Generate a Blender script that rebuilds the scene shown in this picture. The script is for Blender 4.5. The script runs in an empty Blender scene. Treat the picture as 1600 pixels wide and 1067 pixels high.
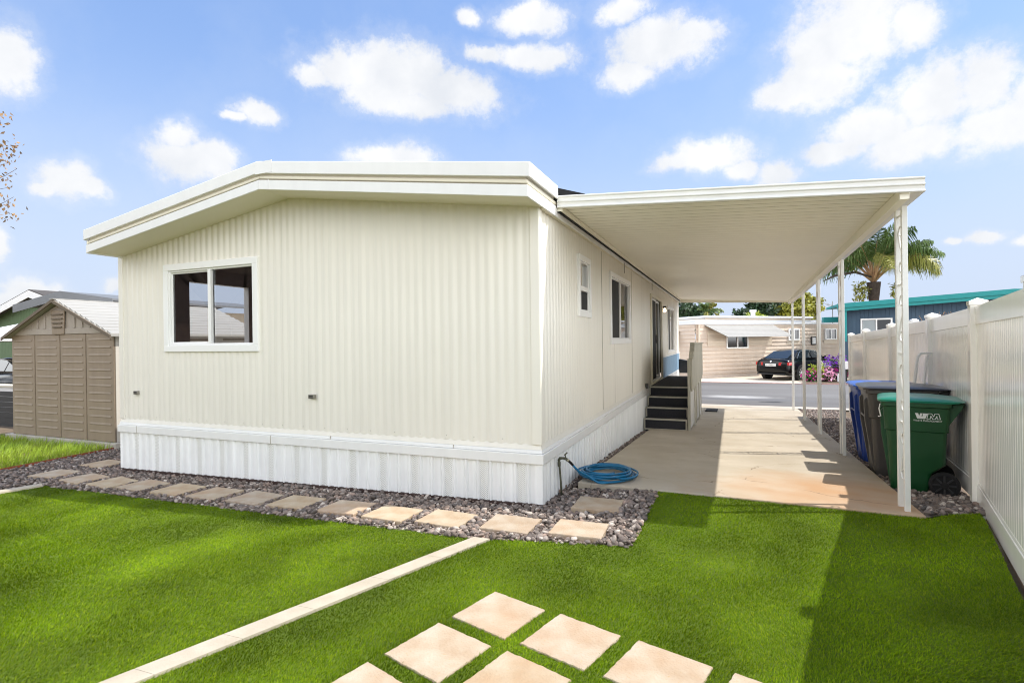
import bpy, bmesh, math, random
import numpy as np
from mathutils import Vector, Matrix
random.seed(7)
rng = np.random.default_rng(7)
SC = bpy.context.scene
COL = SC.collection
PI = math.pi
R = math.radians
ORG = {}          # world origin of every thing's own frame

# ------------------------------------------------------------------ helpers
def lin(h):
    h = h.lstrip('#')
    v = [int(h[i:i+2], 16)/255 for i in (0, 2, 4)]
    return tuple(x/12.92 if x <= .04045 else ((x+.055)/1.055)**2.4 for x in v)

class MB:
    def __init__(s): s.v = []; s.f = []; s.m = []; s.g = []
    def add(s, vs, fs, mi=0):
        vs = list(vs); fs = list(fs); n = len(s.v); s.v += [tuple(p) for p in vs]
        s.f += [tuple(i+n for i in f) for f in fs]; s.m += [mi]*len(fs); s.g.append((len(vs), len(fs)))
    def quad(s, a, b, c, d, mi=0): s.add([a, b, c, d], [(0, 1, 2, 3)], mi)
    def box(s, x0, x1, y0, y1, z0, z1, mi=0):
        s.hexa([(x0,y0,z0),(x1,y0,z0),(x1,y1,z0),(x0,y1,z0),(x0,y0,z1),(x1,y0,z1),(x1,y1,z1),(x0,y1,z1)], mi)
    def hexa(s, p, mi=0):
        s.add(p, [(3,2,1,0),(4,5,6,7),(0,1,5,4),(1,2,6,5),(2,3,7,6),(3,0,4,7)], mi)
    def bar(s, p0, p1, w, d, up=(0,0,1), mi=0):
        p0 = Vector(p0); p1 = Vector(p1); t = (p1-p0).normalized(); u = Vector(up)
        a = t.cross(u)
        if a.length < 1e-4: a = t.cross(Vector((1,0,0)))
        a.normalize(); b = a.cross(t).normalized(); a = a*w/2; b = b*d/2
        s.hexa([p0-a-b, p0+a-b, p0+a+b, p0-a+b, p1-a-b, p1+a-b, p1+a+b, p1-a+b], mi)
    def prism(s, poly, vec, mi=0):
        vec = Vector(vec); n = len(poly); a = [Vector(p) for p in poly]; b = [p+vec for p in a]
        s.add(a+b, [tuple(range(n-1,-1,-1)), tuple(range(n, 2*n))] + [(i, (i+1) % n, n+(i+1) % n, n+i) for i in range(n)], mi)
    def loft(s, rings, cap=True, mi=0, close=True):
        n = len(rings[0]); k = len(rings); vs = [p for r in rings for p in r]; fs = []
        for i in range(k-1):
            for j in range(n if close else n-1):
                j2 = (j+1) % n
                fs.append((i*n+j, i*n+j2, (i+1)*n+j2, (i+1)*n+j))
        if cap:
            fs.append(tuple(range(n-1, -1, -1))); fs.append(tuple((k-1)*n+j for j in range(n)))
        s.add(vs, fs, mi)
    def tube(s, path, r, n=8, mi=0, cap=True):
        path = [Vector(p) for p in path]; k = len(path)
        rr = r if hasattr(r, '__len__') else [r]*k
        rings = []; prev = None
        for i, p in enumerate(path):
            t = (path[min(i+1, k-1)]-path[max(i-1, 0)]).normalized()
            if prev is None:
                a = t.cross(Vector((0,0,1)))
                if a.length < 1e-3: a = t.cross(Vector((1,0,0)))
            else: a = prev - t*prev.dot(t)
            a.normalize(); prev = a; b = t.cross(a)
            rings.append([p + a*rr[i]*math.cos(2*PI*j/n) + b*rr[i]*math.sin(2*PI*j/n) for j in range(n)])
        s.loft(rings, cap, mi)
    def disc_ring(s, c, axis, radii_off, n=24, mi=0, cap=True):
        """lathe about axis through c: list of (radius, offset)"""
        ax = Vector(axis).normalized(); a = ax.cross(Vector((0,0,1)))
        if a.length < 1e-3: a = ax.cross(Vector((1,0,0)))
        a.normalize(); b = ax.cross(a); c = Vector(c)
        s.loft([[c+ax*o+(a*math.cos(2*PI*j/n)+b*math.sin(2*PI*j/n))*r for j in range(n)] for r, o in radii_off], cap, mi)
    def each(s, name, mat, parent=None, **k):
        i = 0; vi = 0; out = []
        for nv, nf in s.g:
            m = MB(); m.v = s.v[vi:vi+nv]; m.f = [tuple(q-vi for q in f) for f in s.f[i:i+nf]]; m.m = s.m[i:i+nf]; out.append(m.build(name, mat, parent, **k)); i += nf; vi += nv
        return out
    def build(s, name, mat, parent=None, smooth=False, bevel=0, seg=2, angle=None):
        me = bpy.data.meshes.new(name)
        org = ORG.get(parent.name, Vector()) if parent else Vector()
        me.from_pydata([(p[0]-org.x, p[1]-org.y, p[2]-org.z) for p in s.v], [], s.f)
        mats = mat if isinstance(mat, (list, tuple)) else [mat]
        for m in mats: me.materials.append(m)
        if len(mats) > 1: me.polygons.foreach_set('material_index', s.m)
        return finish(me, name, parent, smooth, bevel, seg, angle)

def finish(me, name, parent=None, smooth=False, bevel=0, seg=2, angle=None):
    bm = bmesh.new(); bm.from_mesh(me)
    bmesh.ops.recalc_face_normals(bm, faces=bm.faces); bm.to_mesh(me); bm.free()
    if smooth: me.polygons.foreach_set('use_smooth', [True]*len(me.polygons))
    if smooth and angle: me.set_sharp_from_angle(angle=R(angle))
    me.update()
    o = bpy.data.objects.new(name, me); COL.objects.link(o)
    if parent:
        o.parent = parent; ORG[o.name] = ORG.get(parent.name, Vector())
    if bevel:
        b = o.modifiers.new('bevel', 'BEVEL'); b.width = bevel; b.segments = seg; b.limit_method = 'ANGLE'; b.angle_limit = R(35)
        b.harden_normals = False
    return o

def raw_mesh(name, verts, faces_flat, nper, mat, parent=None, smooth=False):
    """big numpy mesh: faces_flat (F,nper)"""
    me = bpy.data.meshes.new(name)
    F = len(faces_flat)
    me.vertices.add(len(verts)); me.vertices.foreach_set('co', np.asarray(verts, np.float32).ravel())
    me.loops.add(F*nper); me.loops.foreach_set('vertex_index', np.asarray(faces_flat, np.int32).ravel())
    me.polygons.add(F); me.polygons.foreach_set('loop_start', np.arange(0, F*nper, nper, dtype=np.int32))
    if smooth: me.polygons.foreach_set('use_smooth', np.ones(F, bool))
    me.materials.append(mat); me.update(calc_edges=True); me.validate()
    o = bpy.data.objects.new(name, me); COL.objects.link(o)
    if parent: o.parent = parent
    return o

def empty(name, loc=(0,0,0)):
    o = bpy.data.objects.new(name, None); COL.objects.link(o); o.location = loc; o.empty_display_size = .2
    ORG[o.name] = Vector(loc); return o
def tag(o, label, cat, group=None):
    o['label'] = label; o['category'] = cat
    if group: o['group'] = group
    return o
def kind(o, k, label=None):
    o['kind'] = k
    if label: o['label'] = label
    return o
def thing(name, label, cat, loc=(0,0,0), group=None): return tag(empty(name, loc), label, cat, group)
def copy_tree(o, parent=None):
    c = o.copy(); COL.objects.link(c)
    if parent: c.parent = parent
    for ch in [x for x in bpy.data.objects if x.parent == o]: copy_tree(ch, c)
    return c

# ------------------------------------------------------------------ materials
def nd(nt, t, **kw):
    n = nt.nodes.new(t)
    for k, v in kw.items():
        if hasattr(n, k): setattr(n, k, v)
        else: n.inputs[k.replace('_', ' ')].default_value = v
    return n
def mat(name, col, rough=.5, metal=0., spec=.5, var=0., vscale=3., bump=0., bscale=60., col2=None, detail=4., island=0., coat=0., stretch=None, streak=0., sss=0.):
    m = bpy.data.materials.new(name); m.use_nodes = True; nt = m.node_tree; L = nt.links
    p = nt.nodes['Principled BSDF']
    c = lin(col) if isinstance(col, str) else col
    p.inputs['Base Color'].default_value = (*c, 1); p.inputs['Roughness'].default_value = rough
    p.inputs['Metallic'].default_value = metal; p.inputs['Specular IOR Level'].default_value = spec
    p.inputs['Coat Weight'].default_value = coat
    tc = nd(nt, 'ShaderNodeTexCoord'); vec = tc.outputs['Object']
    if stretch:
        mp = nd(nt, 'ShaderNodeMapping'); mp.inputs['Scale'].default_value = stretch; L.new(vec, mp.inputs[0]); vec = mp.outputs[0]
    last = None
    if var or col2:
        n1 = nd(nt, 'ShaderNodeTexNoise'); n1.inputs['Scale'].default_value = vscale; n1.inputs['Detail'].default_value = detail; L.new(vec, n1.inputs['Vector'])
        rp = nd(nt, 'ShaderNodeMapRange'); rp.inputs[1].default_value = .3; rp.inputs[2].default_value = .7; L.new(n1.outputs['Fac'], rp.inputs[0])
        mx = nd(nt, 'ShaderNodeMix', data_type='RGBA'); L.new(rp.outputs[0], mx.inputs[0])
        c2 = (lin(col2) if isinstance(col2, str) else col2) if col2 else tuple(x*(1+var) for x in c)
        c1 = c if col2 else tuple(x*(1-var) for x in c)
        mx.inputs[6].default_value = (*c1, 1); mx.inputs[7].default_value = (*c2, 1); last = mx.outputs[2]
    if island:
        g = nd(nt, 'ShaderNodeNewGeometry'); hs = nd(nt, 'ShaderNodeHueSaturation')
        mr = nd(nt, 'ShaderNodeMapRange'); mr.inputs[3].default_value = 1-island; mr.inputs[4].default_value = 1+island
        L.new(g.outputs['Random Per Island'], mr.inputs[0]); L.new(mr.outputs[0], hs.inputs['Value'])
        if last: L.new(last, hs.inputs['Color'])
        else: hs.inputs['Color'].default_value = (*c, 1)
        last = hs.outputs[0]
    if streak:   # faint vertical rain streaks and grime
        n3 = nd(nt, 'ShaderNodeTexNoise'); n3.inputs['Scale'].default_value = 1.; n3.inputs['Detail'].default_value = 5
        m3 = nd(nt, 'ShaderNodeMapping'); m3.inputs['Scale'].default_value = (9, 9, .5); L.new(tc.outputs['Object'], m3.inputs[0]); L.new(m3.outputs[0], n3.inputs['Vector'])
        r3 = nd(nt, 'ShaderNodeMapRange'); r3.inputs[1].default_value = .35; r3.inputs[2].default_value = .75; r3.inputs[3].default_value = 1.; r3.inputs[4].default_value = 1-streak; L.new(n3.outputs['Fac'], r3.inputs[0])
        m4 = nd(nt, 'ShaderNodeMix', data_type='RGBA', blend_type='MULTIPLY'); m4.inputs[0].default_value = 1
        if last: L.new(last, m4.inputs[6])
        else: m4.inputs[6].default_value = (*c, 1)
        L.new(r3.outputs[0], m4.inputs[7]); last = m4.outputs[2]
    if last: L.new(last, p.inputs['Base Color'])
    if bump:
        n2 = nd(nt, 'ShaderNodeTexNoise'); n2.inputs['Scale'].default_value = bscale; n2.inputs['Detail'].default_value = 5; L.new(vec, n2.inputs['Vector'])
        b = nd(nt, 'ShaderNodeBump'); b.inputs['Strength'].default_value = bump; b.inputs['Distance'].default_value = .01
        L.new(n2.outputs['Fac'], b.inputs['Height']); L.new(b.outputs[0], p.inputs['Normal'])
    return m

M = {}
M['siding'] = mat('siding_cream', '#ebe6da', .38, var=.02, vscale=.7, streak=.06, bump=.25, bscale=2.2)
M['white'] = mat('white_paint', '#ecebe8', .4, var=.015, vscale=2, streak=.04)
M['skirt'] = mat('skirt_white', '#f4f4f2', .4, var=.03, vscale=3, streak=.1, bump=.3, bscale=4)
M['soffit'] = mat('soffit_cream', '#e4ddc9', .5, var=.02, vscale=1)
M['pan'] = mat('carport_pan', '#faf5e4', .42, var=.02, vscale=.8, streak=.03)
M['vinylw'] = mat('window_vinyl', '#f2f1ee', .35)
M['vinyl'] = mat('fence_vinyl', '#f9f5ec', .14, spec=.6, var=.02, vscale=1.4, streak=.04)
M['dark'] = mat('black_paint', '#1c1c1d', .5)
M['flash'] = mat('black_flashing', '#17181a', .8, var=.3, vscale=9)
M['screen'] = mat('window_screen', '#2c2c2c', .8)
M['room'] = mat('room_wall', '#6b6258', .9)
M['blue'] = mat('blue_panel', '#7e9cb4', .6, var=.06, vscale=4)
M['carpet'] = mat('step_carpet', '#33343a', .95, var=.15, vscale=60, bump=.4, bscale=300)
M['nosing'] = mat('step_nosing', '#b9b4a6', .5, var=.1, vscale=8)
M['weather'] = mat('weathered_ply', '#b5b1a2', .8, var=.12, vscale=6, stretch=(1,1,.25), bump=.3, bscale=40, streak=.2)
M['base'] = mat('bottom_rail_brown', '#3c2a25', .8, var=.2, vscale=12)
M['pipe'] = mat('bronze_pipe', '#5a5a48', .65, metal=.3, var=.25, vscale=30, bump=.3, bscale=90)
M['brass'] = mat('pale_brass', '#c9c2a8', .3, metal=.9)
M['hose'] = mat('teal_hose', '#0b6a94', .38, var=.12, vscale=14)
M['trav'] = None
M['metalpost'] = mat('post_white', '#e6e5df', .3, var=.03, vscale=5)
M['rubber'] = mat('rubber', '#151515', .85)
M['soil'] = mat('soil', '#5a4a3b', .95, var=.25, vscale=5, bump=.6, bscale=40, col2='#7a6a55')
M['bark'] = mat('bark', '#4b3e35', .9, var=.3, vscale=9, bump=.8, bscale=40)
M['leaf_green'] = mat('leaf_green', '#3f5f2a', .5, island=.5)
M['leaf_dark'] = mat('leaf_dark', '#2d4526', .5, island=.5)
M['leaf_yellow'] = mat('leaf_yellow', '#8a8a2c', .5, island=.4)
M['leaf_lime'] = mat('leaf_lime', '#9aa62e', .5, island=.35)
M['leaf_dry'] = mat('leaf_dry', '#8f7150', .7, island=.5)
M['palm'] = mat('palm_leaf', '#5f7338', .45, island=.45)
M['palm_y'] = mat('palm_leaf_yellow', '#8d8a3c', .45, island=.4)
M['palmstem'] = mat('palm_stem', '#b48a62', .7, var=.25, vscale=5)

def glass(name, tint=.8, ior=1.5):
    m = bpy.data.materials.new(name); m.use_nodes = True; nt = m.node_tree; nt.nodes.clear(); L = nt.links
    o = nd(nt, 'ShaderNodeOutputMaterial'); mx = nd(nt, 'ShaderNodeMixShader'); fr = nd(nt, 'ShaderNodeFresnel'); fr.inputs[0].default_value = ior
    t = nd(nt, 'ShaderNodeBsdfTransparent'); t.inputs[0].default_value = (tint, tint, tint, 1)
    g = nd(nt, 'ShaderNodeBsdfGlossy'); g.inputs['Roughness'].default_value = .0
    L.new(fr.outputs[0], mx.inputs[0]); L.new(t.outputs[0], mx.inputs[1]); L.new(g.outputs[0], mx.inputs[2]); L.new(mx.outputs[0], o.inputs[0]); return m
M['glass'] = glass('window_glass', .72, 2.0)

def perforated():
    m = mat('skirt_perforated', '#f0f0ec', .45); nt = m.node_tree; L = nt.links; p = nt.nodes['Principled BSDF']
    tc = nd(nt, 'ShaderNodeTexCoord'); mp = nd(nt, 'ShaderNodeMapping'); mp.inputs['Rotation'].default_value = (0, R(45), 0); L.new(tc.outputs['Object'], mp.inputs[0])
    sx = nd(nt, 'ShaderNodeSeparateXYZ'); L.new(mp.outputs[0], sx.inputs[0])
    outs = []
    for a in ('X', 'Z'):
        w = nd(nt, 'ShaderNodeMath', operation='MULTIPLY'); w.inputs[1].default_value = 2*PI/.0135; L.new(sx.outputs[a], w.inputs[0])
        s = nd(nt, 'ShaderNodeMath', operation='SINE'); L.new(w.outputs[0], s.inputs[0]); outs.append(s)
    mu = nd(nt, 'ShaderNodeMath', operation='ADD'); L.new(outs[0].outputs[0], mu.inputs[0]); L.new(outs[1].outputs[0], mu.inputs[1])
    gt = nd(nt, 'ShaderNodeMath', operation='GREATER_THAN'); gt.inputs[1].default_value = .75; L.new(mu.outputs[0], gt.inputs[0])
    mx = nd(nt, 'ShaderNodeMix', data_type='RGBA'); L.new(gt.outputs[0], mx.inputs[0]); mx.inputs[6].default_value = (*lin('#f0f0ec'), 1); mx.inputs[7].default_value = (*lin('#b4b2ab'), 1)
    L.new(mx.outputs[2], p.inputs['Base Color']); return m
M['perf'] = perforated()
M['edge'] = mat('edging_limestone', '#aea28f', .7, col2='#beb3a0', vscale=6, detail=6, bump=.3, bscale=60)

def stone_mat():
    m = mat('travertine', '#b29d85', .7, col2='#c9c2b6', vscale=5.5, detail=9, bump=.5, bscale=70); nt = m.node_tree; L = nt.links; p = nt.nodes['Principled BSDF']
    mxo = p.inputs['Base Color'].links[0].from_socket
    # per-slab tone
    oi = nd(nt, 'ShaderNodeObjectInfo'); n7 = nd(nt, 'ShaderNodeTexNoise'); n7.inputs['Scale'].default_value = 1.9; n7.inputs['Detail'].default_value = 5
    tc7 = nd(nt, 'ShaderNodeTexCoord'); ofs = nd(nt, 'ShaderNodeVectorMath', operation='MULTIPLY_ADD'); L.new(oi.outputs['Random'], ofs.inputs[0]); ofs.inputs[1].default_value = (40, 40, 40); L.new(tc7.outputs['Object'], ofs.inputs[2]); L.new(ofs.outputs[0], n7.inputs['Vector'])
    r7 = nd(nt, 'ShaderNodeMapRange'); r7.inputs[1].default_value = .52; r7.inputs[2].default_value = .66; r7.inputs[4].default_value = .36; L.new(n7.outputs['Fac'], r7.inputs[0])
    m7 = nd(nt, 'ShaderNodeMix', data_type='RGBA'); L.new(r7.outputs[0], m7.inputs[0]); L.new(mxo, m7.inputs[6]); m7.inputs[7].default_value = (*lin('#bf9e80'), 1); mxo = m7.outputs[2]
    rp = nd(nt, 'ShaderNodeValToRGB')
    rp.color_ramp.elements[0].color = (*lin('#dcd2ca'), 1); rp.color_ramp.elements[1].color = (*lin('#f6ebe0'), 1)
    e = rp.color_ramp.elements.new(.45); e.color = (*lin('#eedfc6'), 1)
    L.new(oi.outputs['Random'], rp.inputs[0])
    mm = nd(nt, 'ShaderNodeMix', data_type='RGBA', blend_type='MULTIPLY'); mm.inputs[0].default_value = .8; L.new(mxo, mm.inputs[6]); L.new(rp.outputs[0], mm.inputs[7])
    # pits
    tc = nd(nt, 'ShaderNodeTexCoord'); vo = nd(nt, 'ShaderNodeTexNoise'); vo.inputs['Scale'].default_value = 26; vo.inputs['Detail'].default_value = 6; vo.inputs['Roughness'].default_value = .75; L.new(tc.outputs['Object'], vo.inputs['Vector'])
    r2 = nd(nt, 'ShaderNodeMapRange'); r2.inputs[1].default_value = .6; r2.inputs[2].default_value = .68; L.new(vo.outputs['Fac'], r2.inputs[0])
    m2 = nd(nt, 'ShaderNodeMix', data_type='RGBA'); L.new(r2.outputs[0], m2.inputs[0]); L.new(mm.outputs[2], m2.inputs[6]); m2.inputs[7].default_value = (*lin('#b59a72'), 1)
    L.new(m2.outputs[2], p.inputs['Base Color']); return m
M['trav'] = stone_mat()

def concrete_mat():
    m = mat('concrete', '#ada18d', .8, col2='#c2b7a5', vscale=1.1, detail=8, bump=.25, bscale=90); nt = m.node_tree; L = nt.links; p = nt.nodes['Principled BSDF']
    src = p.inputs['Base Color'].links[0].from_socket
    ge = nd(nt, 'ShaderNodeNewGeometry'); sx = nd(nt, 'ShaderNodeSeparateXYZ'); L.new(ge.outputs['Position'], sx.inputs[0])
    # grey worn film
    n = nd(nt, 'ShaderNodeTexNoise'); n.inputs['Scale'].default_value = 2.4; n.inputs['Detail'].default_value = 9; n.inputs['Roughness'].default_value = .68; L.new(ge.outputs['Position'], n.inputs['Vector'])
    mr = nd(nt, 'ShaderNodeMapRange'); mr.inputs[1].default_value = .46; mr.inputs[2].default_value = .68; mr.inputs[4].default_value = .55; L.new(n.outputs['Fac'], mr.inputs[0])
    a = nd(nt, 'ShaderNodeMix', data_type='RGBA'); L.new(mr.outputs[0], a.inputs[0]); L.new(src, a.inputs[6]); a.inputs[7].default_value = (*lin('#ab9d87'), 1)
    # rust coloured stain near the outer front corner
    d = nd(nt, 'ShaderNodeVectorMath', operation='DISTANCE'); L.new(ge.outputs['Position'], d.inputs[0]); d.inputs[1].default_value = (2.75, 1.2, .05)
    n2 = nd(nt, 'ShaderNodeTexNoise'); n2.inputs['Scale'].default_value = 2.2; n2.inputs['Detail'].default_value = 6; L.new(ge.outputs['Position'], n2.inputs['Vector'])
    ad = nd(nt, 'ShaderNodeMath', operation='MULTIPLY_ADD'); L.new(n2.outputs['Fac'], ad.inputs[0]); ad.inputs[1].default_value = 1.6; L.new(d.outputs['Value'], ad.inputs[2])
    r2 = nd(nt, 'ShaderNodeMapRange'); r2.inputs[1].default_value = 2.3; r2.inputs[2].default_value = .9; r2.inputs[4].default_value = .75; L.new(ad.outputs[0], r2.inputs[0])
    b = nd(nt, 'ShaderNodeMix', data_type='RGBA'); L.new(r2.outputs[0], b.inputs[0]); L.new(a.outputs[2], b.inputs[6]); b.inputs[7].default_value = (*lin('#b98a5c'), 1)
    # small dark spots and hairline cracks
    n3 = nd(nt, 'ShaderNodeTexNoise'); n3.inputs['Scale'].default_value = 7; n3.inputs['Detail'].default_value = 8; n3.inputs['Roughness'].default_value = .7
    mp = nd(nt, 'ShaderNodeMapping'); mp.inputs['Scale'].default_value = (.5, 1.6, 1); L.new(ge.outputs['Position'], mp.inputs[0]); L.new(mp.outputs[0], n3.inputs['Vector'])
    r3 = nd(nt, 'ShaderNodeMapRange'); r3.inputs[1].default_value = .66; r3.inputs[2].default_value = .74; r3.inputs[4].default_value = .5; L.new(n3.outputs['Fac'], r3.inputs[0])
    c = nd(nt, 'ShaderNodeMix', data_type='RGBA'); L.new(r3.outputs[0], c.inputs[0]); L.new(b.outputs[2], c.inputs[6]); c.inputs[7].default_value = (*lin('#8a7358'), 1)
    # a few wandering hairline cracks
    wp = nd(nt, 'ShaderNodeTexNoise'); wp.inputs['Scale'].default_value = 2.5; wp.inputs['Detail'].default_value = 4; L.new(ge.outputs['Position'], wp.inputs['Vector'])
    wa = nd(nt, 'ShaderNodeVectorMath', operation='MULTIPLY_ADD'); L.new(wp.outputs['Color'], wa.inputs[0]); wa.inputs[1].default_value = (.35, .35, 0); L.new(ge.outputs['Position'], wa.inputs[2])
    vo = nd(nt, 'ShaderNodeTexVoronoi', feature='DISTANCE_TO_EDGE'); vo.inputs['Scale'].default_value = .5; L.new(wa.outputs[0], vo.inputs['Vector'])
    vr = nd(nt, 'ShaderNodeMapRange'); vr.inputs[1].default_value = .0035; vr.inputs[2].default_value = .0015; vr.inputs[4].default_value = .75; L.new(vo.outputs['Distance'], vr.inputs[0])
    vm_ = nd(nt, 'ShaderNodeMath', operation='MULTIPLY'); L.new(vr.outputs[0], vm_.inputs[0])
    mk = nd(nt, 'ShaderNodeMapRange'); mk.inputs[1].default_value = .45; mk.inputs[2].default_value = .55; L.new(n.outputs['Fac'], mk.inputs[0]); L.new(mk.outputs[0], vm_.inputs[1])
    k = nd(nt, 'ShaderNodeMix', data_type='RGBA'); L.new(vm_.outputs[0], k.inputs[0]); L.new(c.outputs[2], k.inputs[6]); k.inputs[7].default_value = (*lin('#6a5844'), 1)
    L.new(k.outputs[2], p.inputs['Base Color']); return m
M['concrete'] = concrete_mat()

def road_mat():
    m = mat('asphalt', '#625f5d', .85, col2='#787674', vscale=.5, detail=8, bump=.4, bscale=120, stretch=(.25, 1.6, 1)); nt = m.node_tree; L = nt.links; p = nt.nodes['Principled BSDF']
    src = p.inputs['Base Color'].links[0].from_socket; ge = nd(nt, 'ShaderNodeNewGeometry')
    last = src
    for c, sc, r0, r1, col, k in (((2.95, 15.3, -.57), (.9, 2.2, 1), .42, .3, '#2c2c30', .9), ((2.3, 15.8, -.55), (.3, 2.4, 1), .8, .3, '#55575d', .6), ((1.9, 16.4, -.5), (.5, 1.6, 1), .8, .2, '#c9c7c4', .7), ((3.5, 14.2, -.6), (.35, 2.4, 1), .45, .2, '#3a3a3e', .7)):
        mp = nd(nt, 'ShaderNodeVectorMath', operation='SUBTRACT'); L.new(ge.outputs['Position'], mp.inputs[0]); mp.inputs[1].default_value = c
        ml = nd(nt, 'ShaderNodeVectorMath', operation='MULTIPLY'); L.new(mp.outputs[0], ml.inputs[0]); ml.inputs[1].default_value = (sc[0], sc[1], 0)
        le = nd(nt, 'ShaderNodeVectorMath', operation='LENGTH'); L.new(ml.outputs[0], le.inputs[0])
        n = nd(nt, 'ShaderNodeTexNoise'); n.inputs['Scale'].default_value = 3; n.inputs['Detail'].default_value = 5; L.new(ge.outputs['Position'], n.inputs['Vector'])
        ad = nd(nt, 'ShaderNodeMath', operation='MULTIPLY_ADD'); L.new(n.outputs['Fac'], ad.inputs[0]); ad.inputs[1].default_value = .5; L.new(le.outputs['Value'], ad.inputs[2])
        mr = nd(nt, 'ShaderNodeMapRange'); mr.inputs[1].default_value = r0+.25; mr.inputs[2].default_value = r1+.15; mr.inputs[4].default_value = k; L.new(ad.outputs[0], mr.inputs[0])
        mx = nd(nt, 'ShaderNodeMix', data_type='RGBA'); L.new(mr.outputs[0], mx.inputs[0]); L.new(last, mx.inputs[6]); mx.inputs[7].default_value = (*lin(col), 1); last = mx.outputs[2]
    L.new(last, p.inputs['Base Color']); return m
M['road'] = road_mat()

# ------------------------------------------------------------------ camera
cam = bpy.data.cameras.new('camera'); co = bpy.data.objects.new('camera', cam); COL.objects.link(co); SC.camera = co
F, TH, PIT, RO = 840.5, .3865, -.001, -.0132
f = Vector((-math.sin(TH)*math.cos(PIT), math.cos(TH)*math.cos(PIT), math.sin(PIT)))
r0 = Vector((math.cos(TH), math.sin(TH), 0)); u0 = r0.cross(f)
r1 = r0*math.cos(RO)+u0*math.sin(RO); u1 = u0*math.cos(RO)-r0*math.sin(RO)
CAM = Vector((1.704, -4.877, 1.6))
co.matrix_world = Matrix(((r1.x, u1.x, -f.x, CAM.x), (r1.y, u1.y, -f.y, CAM.y), (r1.z, u1.z, -f.z, CAM.z), (0, 0, 0, 1)))
cam.sensor_width = 36; cam.lens = F/1600*36; cam.clip_start = .05; cam.clip_end = 3000
def in_view(P, margin=1.2):
    d = np.asarray(P)-np.array(CAM); z = d@np.array(f); x = d@np.array(r1); y = d@np.array(u1)
    return (z > .3) & (np.abs(x) < margin*.952*z+.1) & (np.abs(y) < margin*.635*z+.1), z

# ------------------------------------------------------------------ light and sky
SUN = Vector((.615, .205, 1)).normalized()
el = math.asin(SUN.z); az = math.atan2(SUN.x, SUN.y)
sl = bpy.data.lights.new('sun', 'SUN'); so = bpy.data.objects.new('sun', sl); COL.objects.link(so)
sl.energy = 2.65; sl.angle = R(.53); sl.color = (1, .96, .895); so.rotation_euler = SUN.to_track_quat('Z', 'Y').to_euler(); so.location = (8, 3, 14)
W = bpy.data.worlds.new('World'); SC.world = W; W.use_nodes = True; nt = W.node_tree; nt.nodes.clear(); L = nt.links
out = nd(nt, 'ShaderNodeOutputWorld'); bg = nd(nt, 'ShaderNodeBackground'); bg.inputs[1].default_value = SKY_STRENGTH = .15
sky = nd(nt, 'ShaderNodeTexSky', sky_type='NISHITA'); sky.sun_disc = False; sky.sun_elevation = el; sky.sun_rotation = az; sky.altitude = 50; sky.air_density = 1.; sky.dust_density = .6; sky.ozone_density = 1.5
CLOUDS = [(-0.597, 0.452, 0.1268, 0.049), (-0.68, 0.45, 0.0675, 0.0333), (-0.499, 0.431, 0.096, 0.0371), (-0.739, 0.44, 0.0377, 0.0183), (-0.557, 0.406, 0.0761, 0.0218), (-0.626, 0.419, 0.0673, 0.0289), (-1.136, 0.368, 0.0319, 0.0441), (-1.162, 0.353, 0.0303, 0.0375), (-1.073, 0.229, 0.0399, 0.0262), (-1.042, 0.225, 0.0239, 0.0161), (-1.096, 0.215, 0.0205, 0.0121), (-0.934, 0.312, 0.0312, 0.0258), (-0.928, 0.282, 0.0524, 0.032), (-0.888, 0.291, 0.0347, 0.0268), (-0.821, 0.367, 0.0372, 0.017), (-0.853, 0.358, 0.019, 0.0075), (-0.593, 0.325, 0.0751, 0.0209), (-0.343, 0.54, 0.0664, 0.0245), (-0.452, 0.543, 0.0213, 0.0139), (-0.338, 0.487, 0.0923, 0.0204), (-0.427, 0.487, 0.0403, 0.013), (-0.113, 0.48, 0.0946, 0.0377), (-0.164, 0.452, 0.0542, 0.0244), (-0.174, 0.537, 0.0522, 0.0205), (-0.053, 0.489, 0.0552, 0.0175), (-0.035, 0.306, 0.0795, 0.0284), (-0.094, 0.3, 0.0436, 0.0187), (0.075, 0.267, 0.0343, 0.0217), (0.022, 0.283, 0.0301, 0.0181), (0.181, 0.441, 0.0947, 0.0637), (0.141, 0.391, 0.0763, 0.0455), (0.091, 0.379, 0.0506, 0.0255), (0.254, 0.433, 0.0398, 0.0344), (0.207, 0.501, 0.09, 0.0453), (0.275, 0.333, 0.0682, 0.0551), (0.335, 0.337, 0.0402, 0.0459), (0.351, 0.281, 0.0522, 0.0373), (0.213, 0.313, 0.0698, 0.0354), (0.26, 0.28, 0.0729, 0.0297), (0.162, 0.286, 0.0485, 0.0205), (0.389, 0.294, 0.0364, 0.0542), (0.34, 0.135, 0.0226, 0.0078), (0.302, 0.135, 0.0128, 0.0054), (-1.114, 0.078, 0.0345, 0.0212), (-1.137, 0.063, 0.0255, 0.0191), (-1.02, 0.09, 0.0124, 0.0133), (-1.146, 0.136, 0.0125, 0.0203), (0.388, 0.124, 0.0182, 0.0067)]
CLOUDS += [(1.2, .35, .2, .08), (1.9, .5, .25, .1), (2.6, .3, .2, .07), (-1.8, .4, .2, .1), (-2.5, .3, .25, .08), (3.0, .5, .2, .1), (.9, .8, .3, .12), (-.8, 1.0, .5, .15), (-2.2, .8, .4, .15)]
tc = nd(nt, 'ShaderNodeTexCoord'); nrm = nd(nt, 'ShaderNodeVectorMath', operation='NORMALIZE'); L.new(tc.outputs['Generated'], nrm.inputs[0])
sp = nd(nt, 'ShaderNodeSeparateXYZ'); L.new(nrm.outputs[0], sp.inputs[0])
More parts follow.
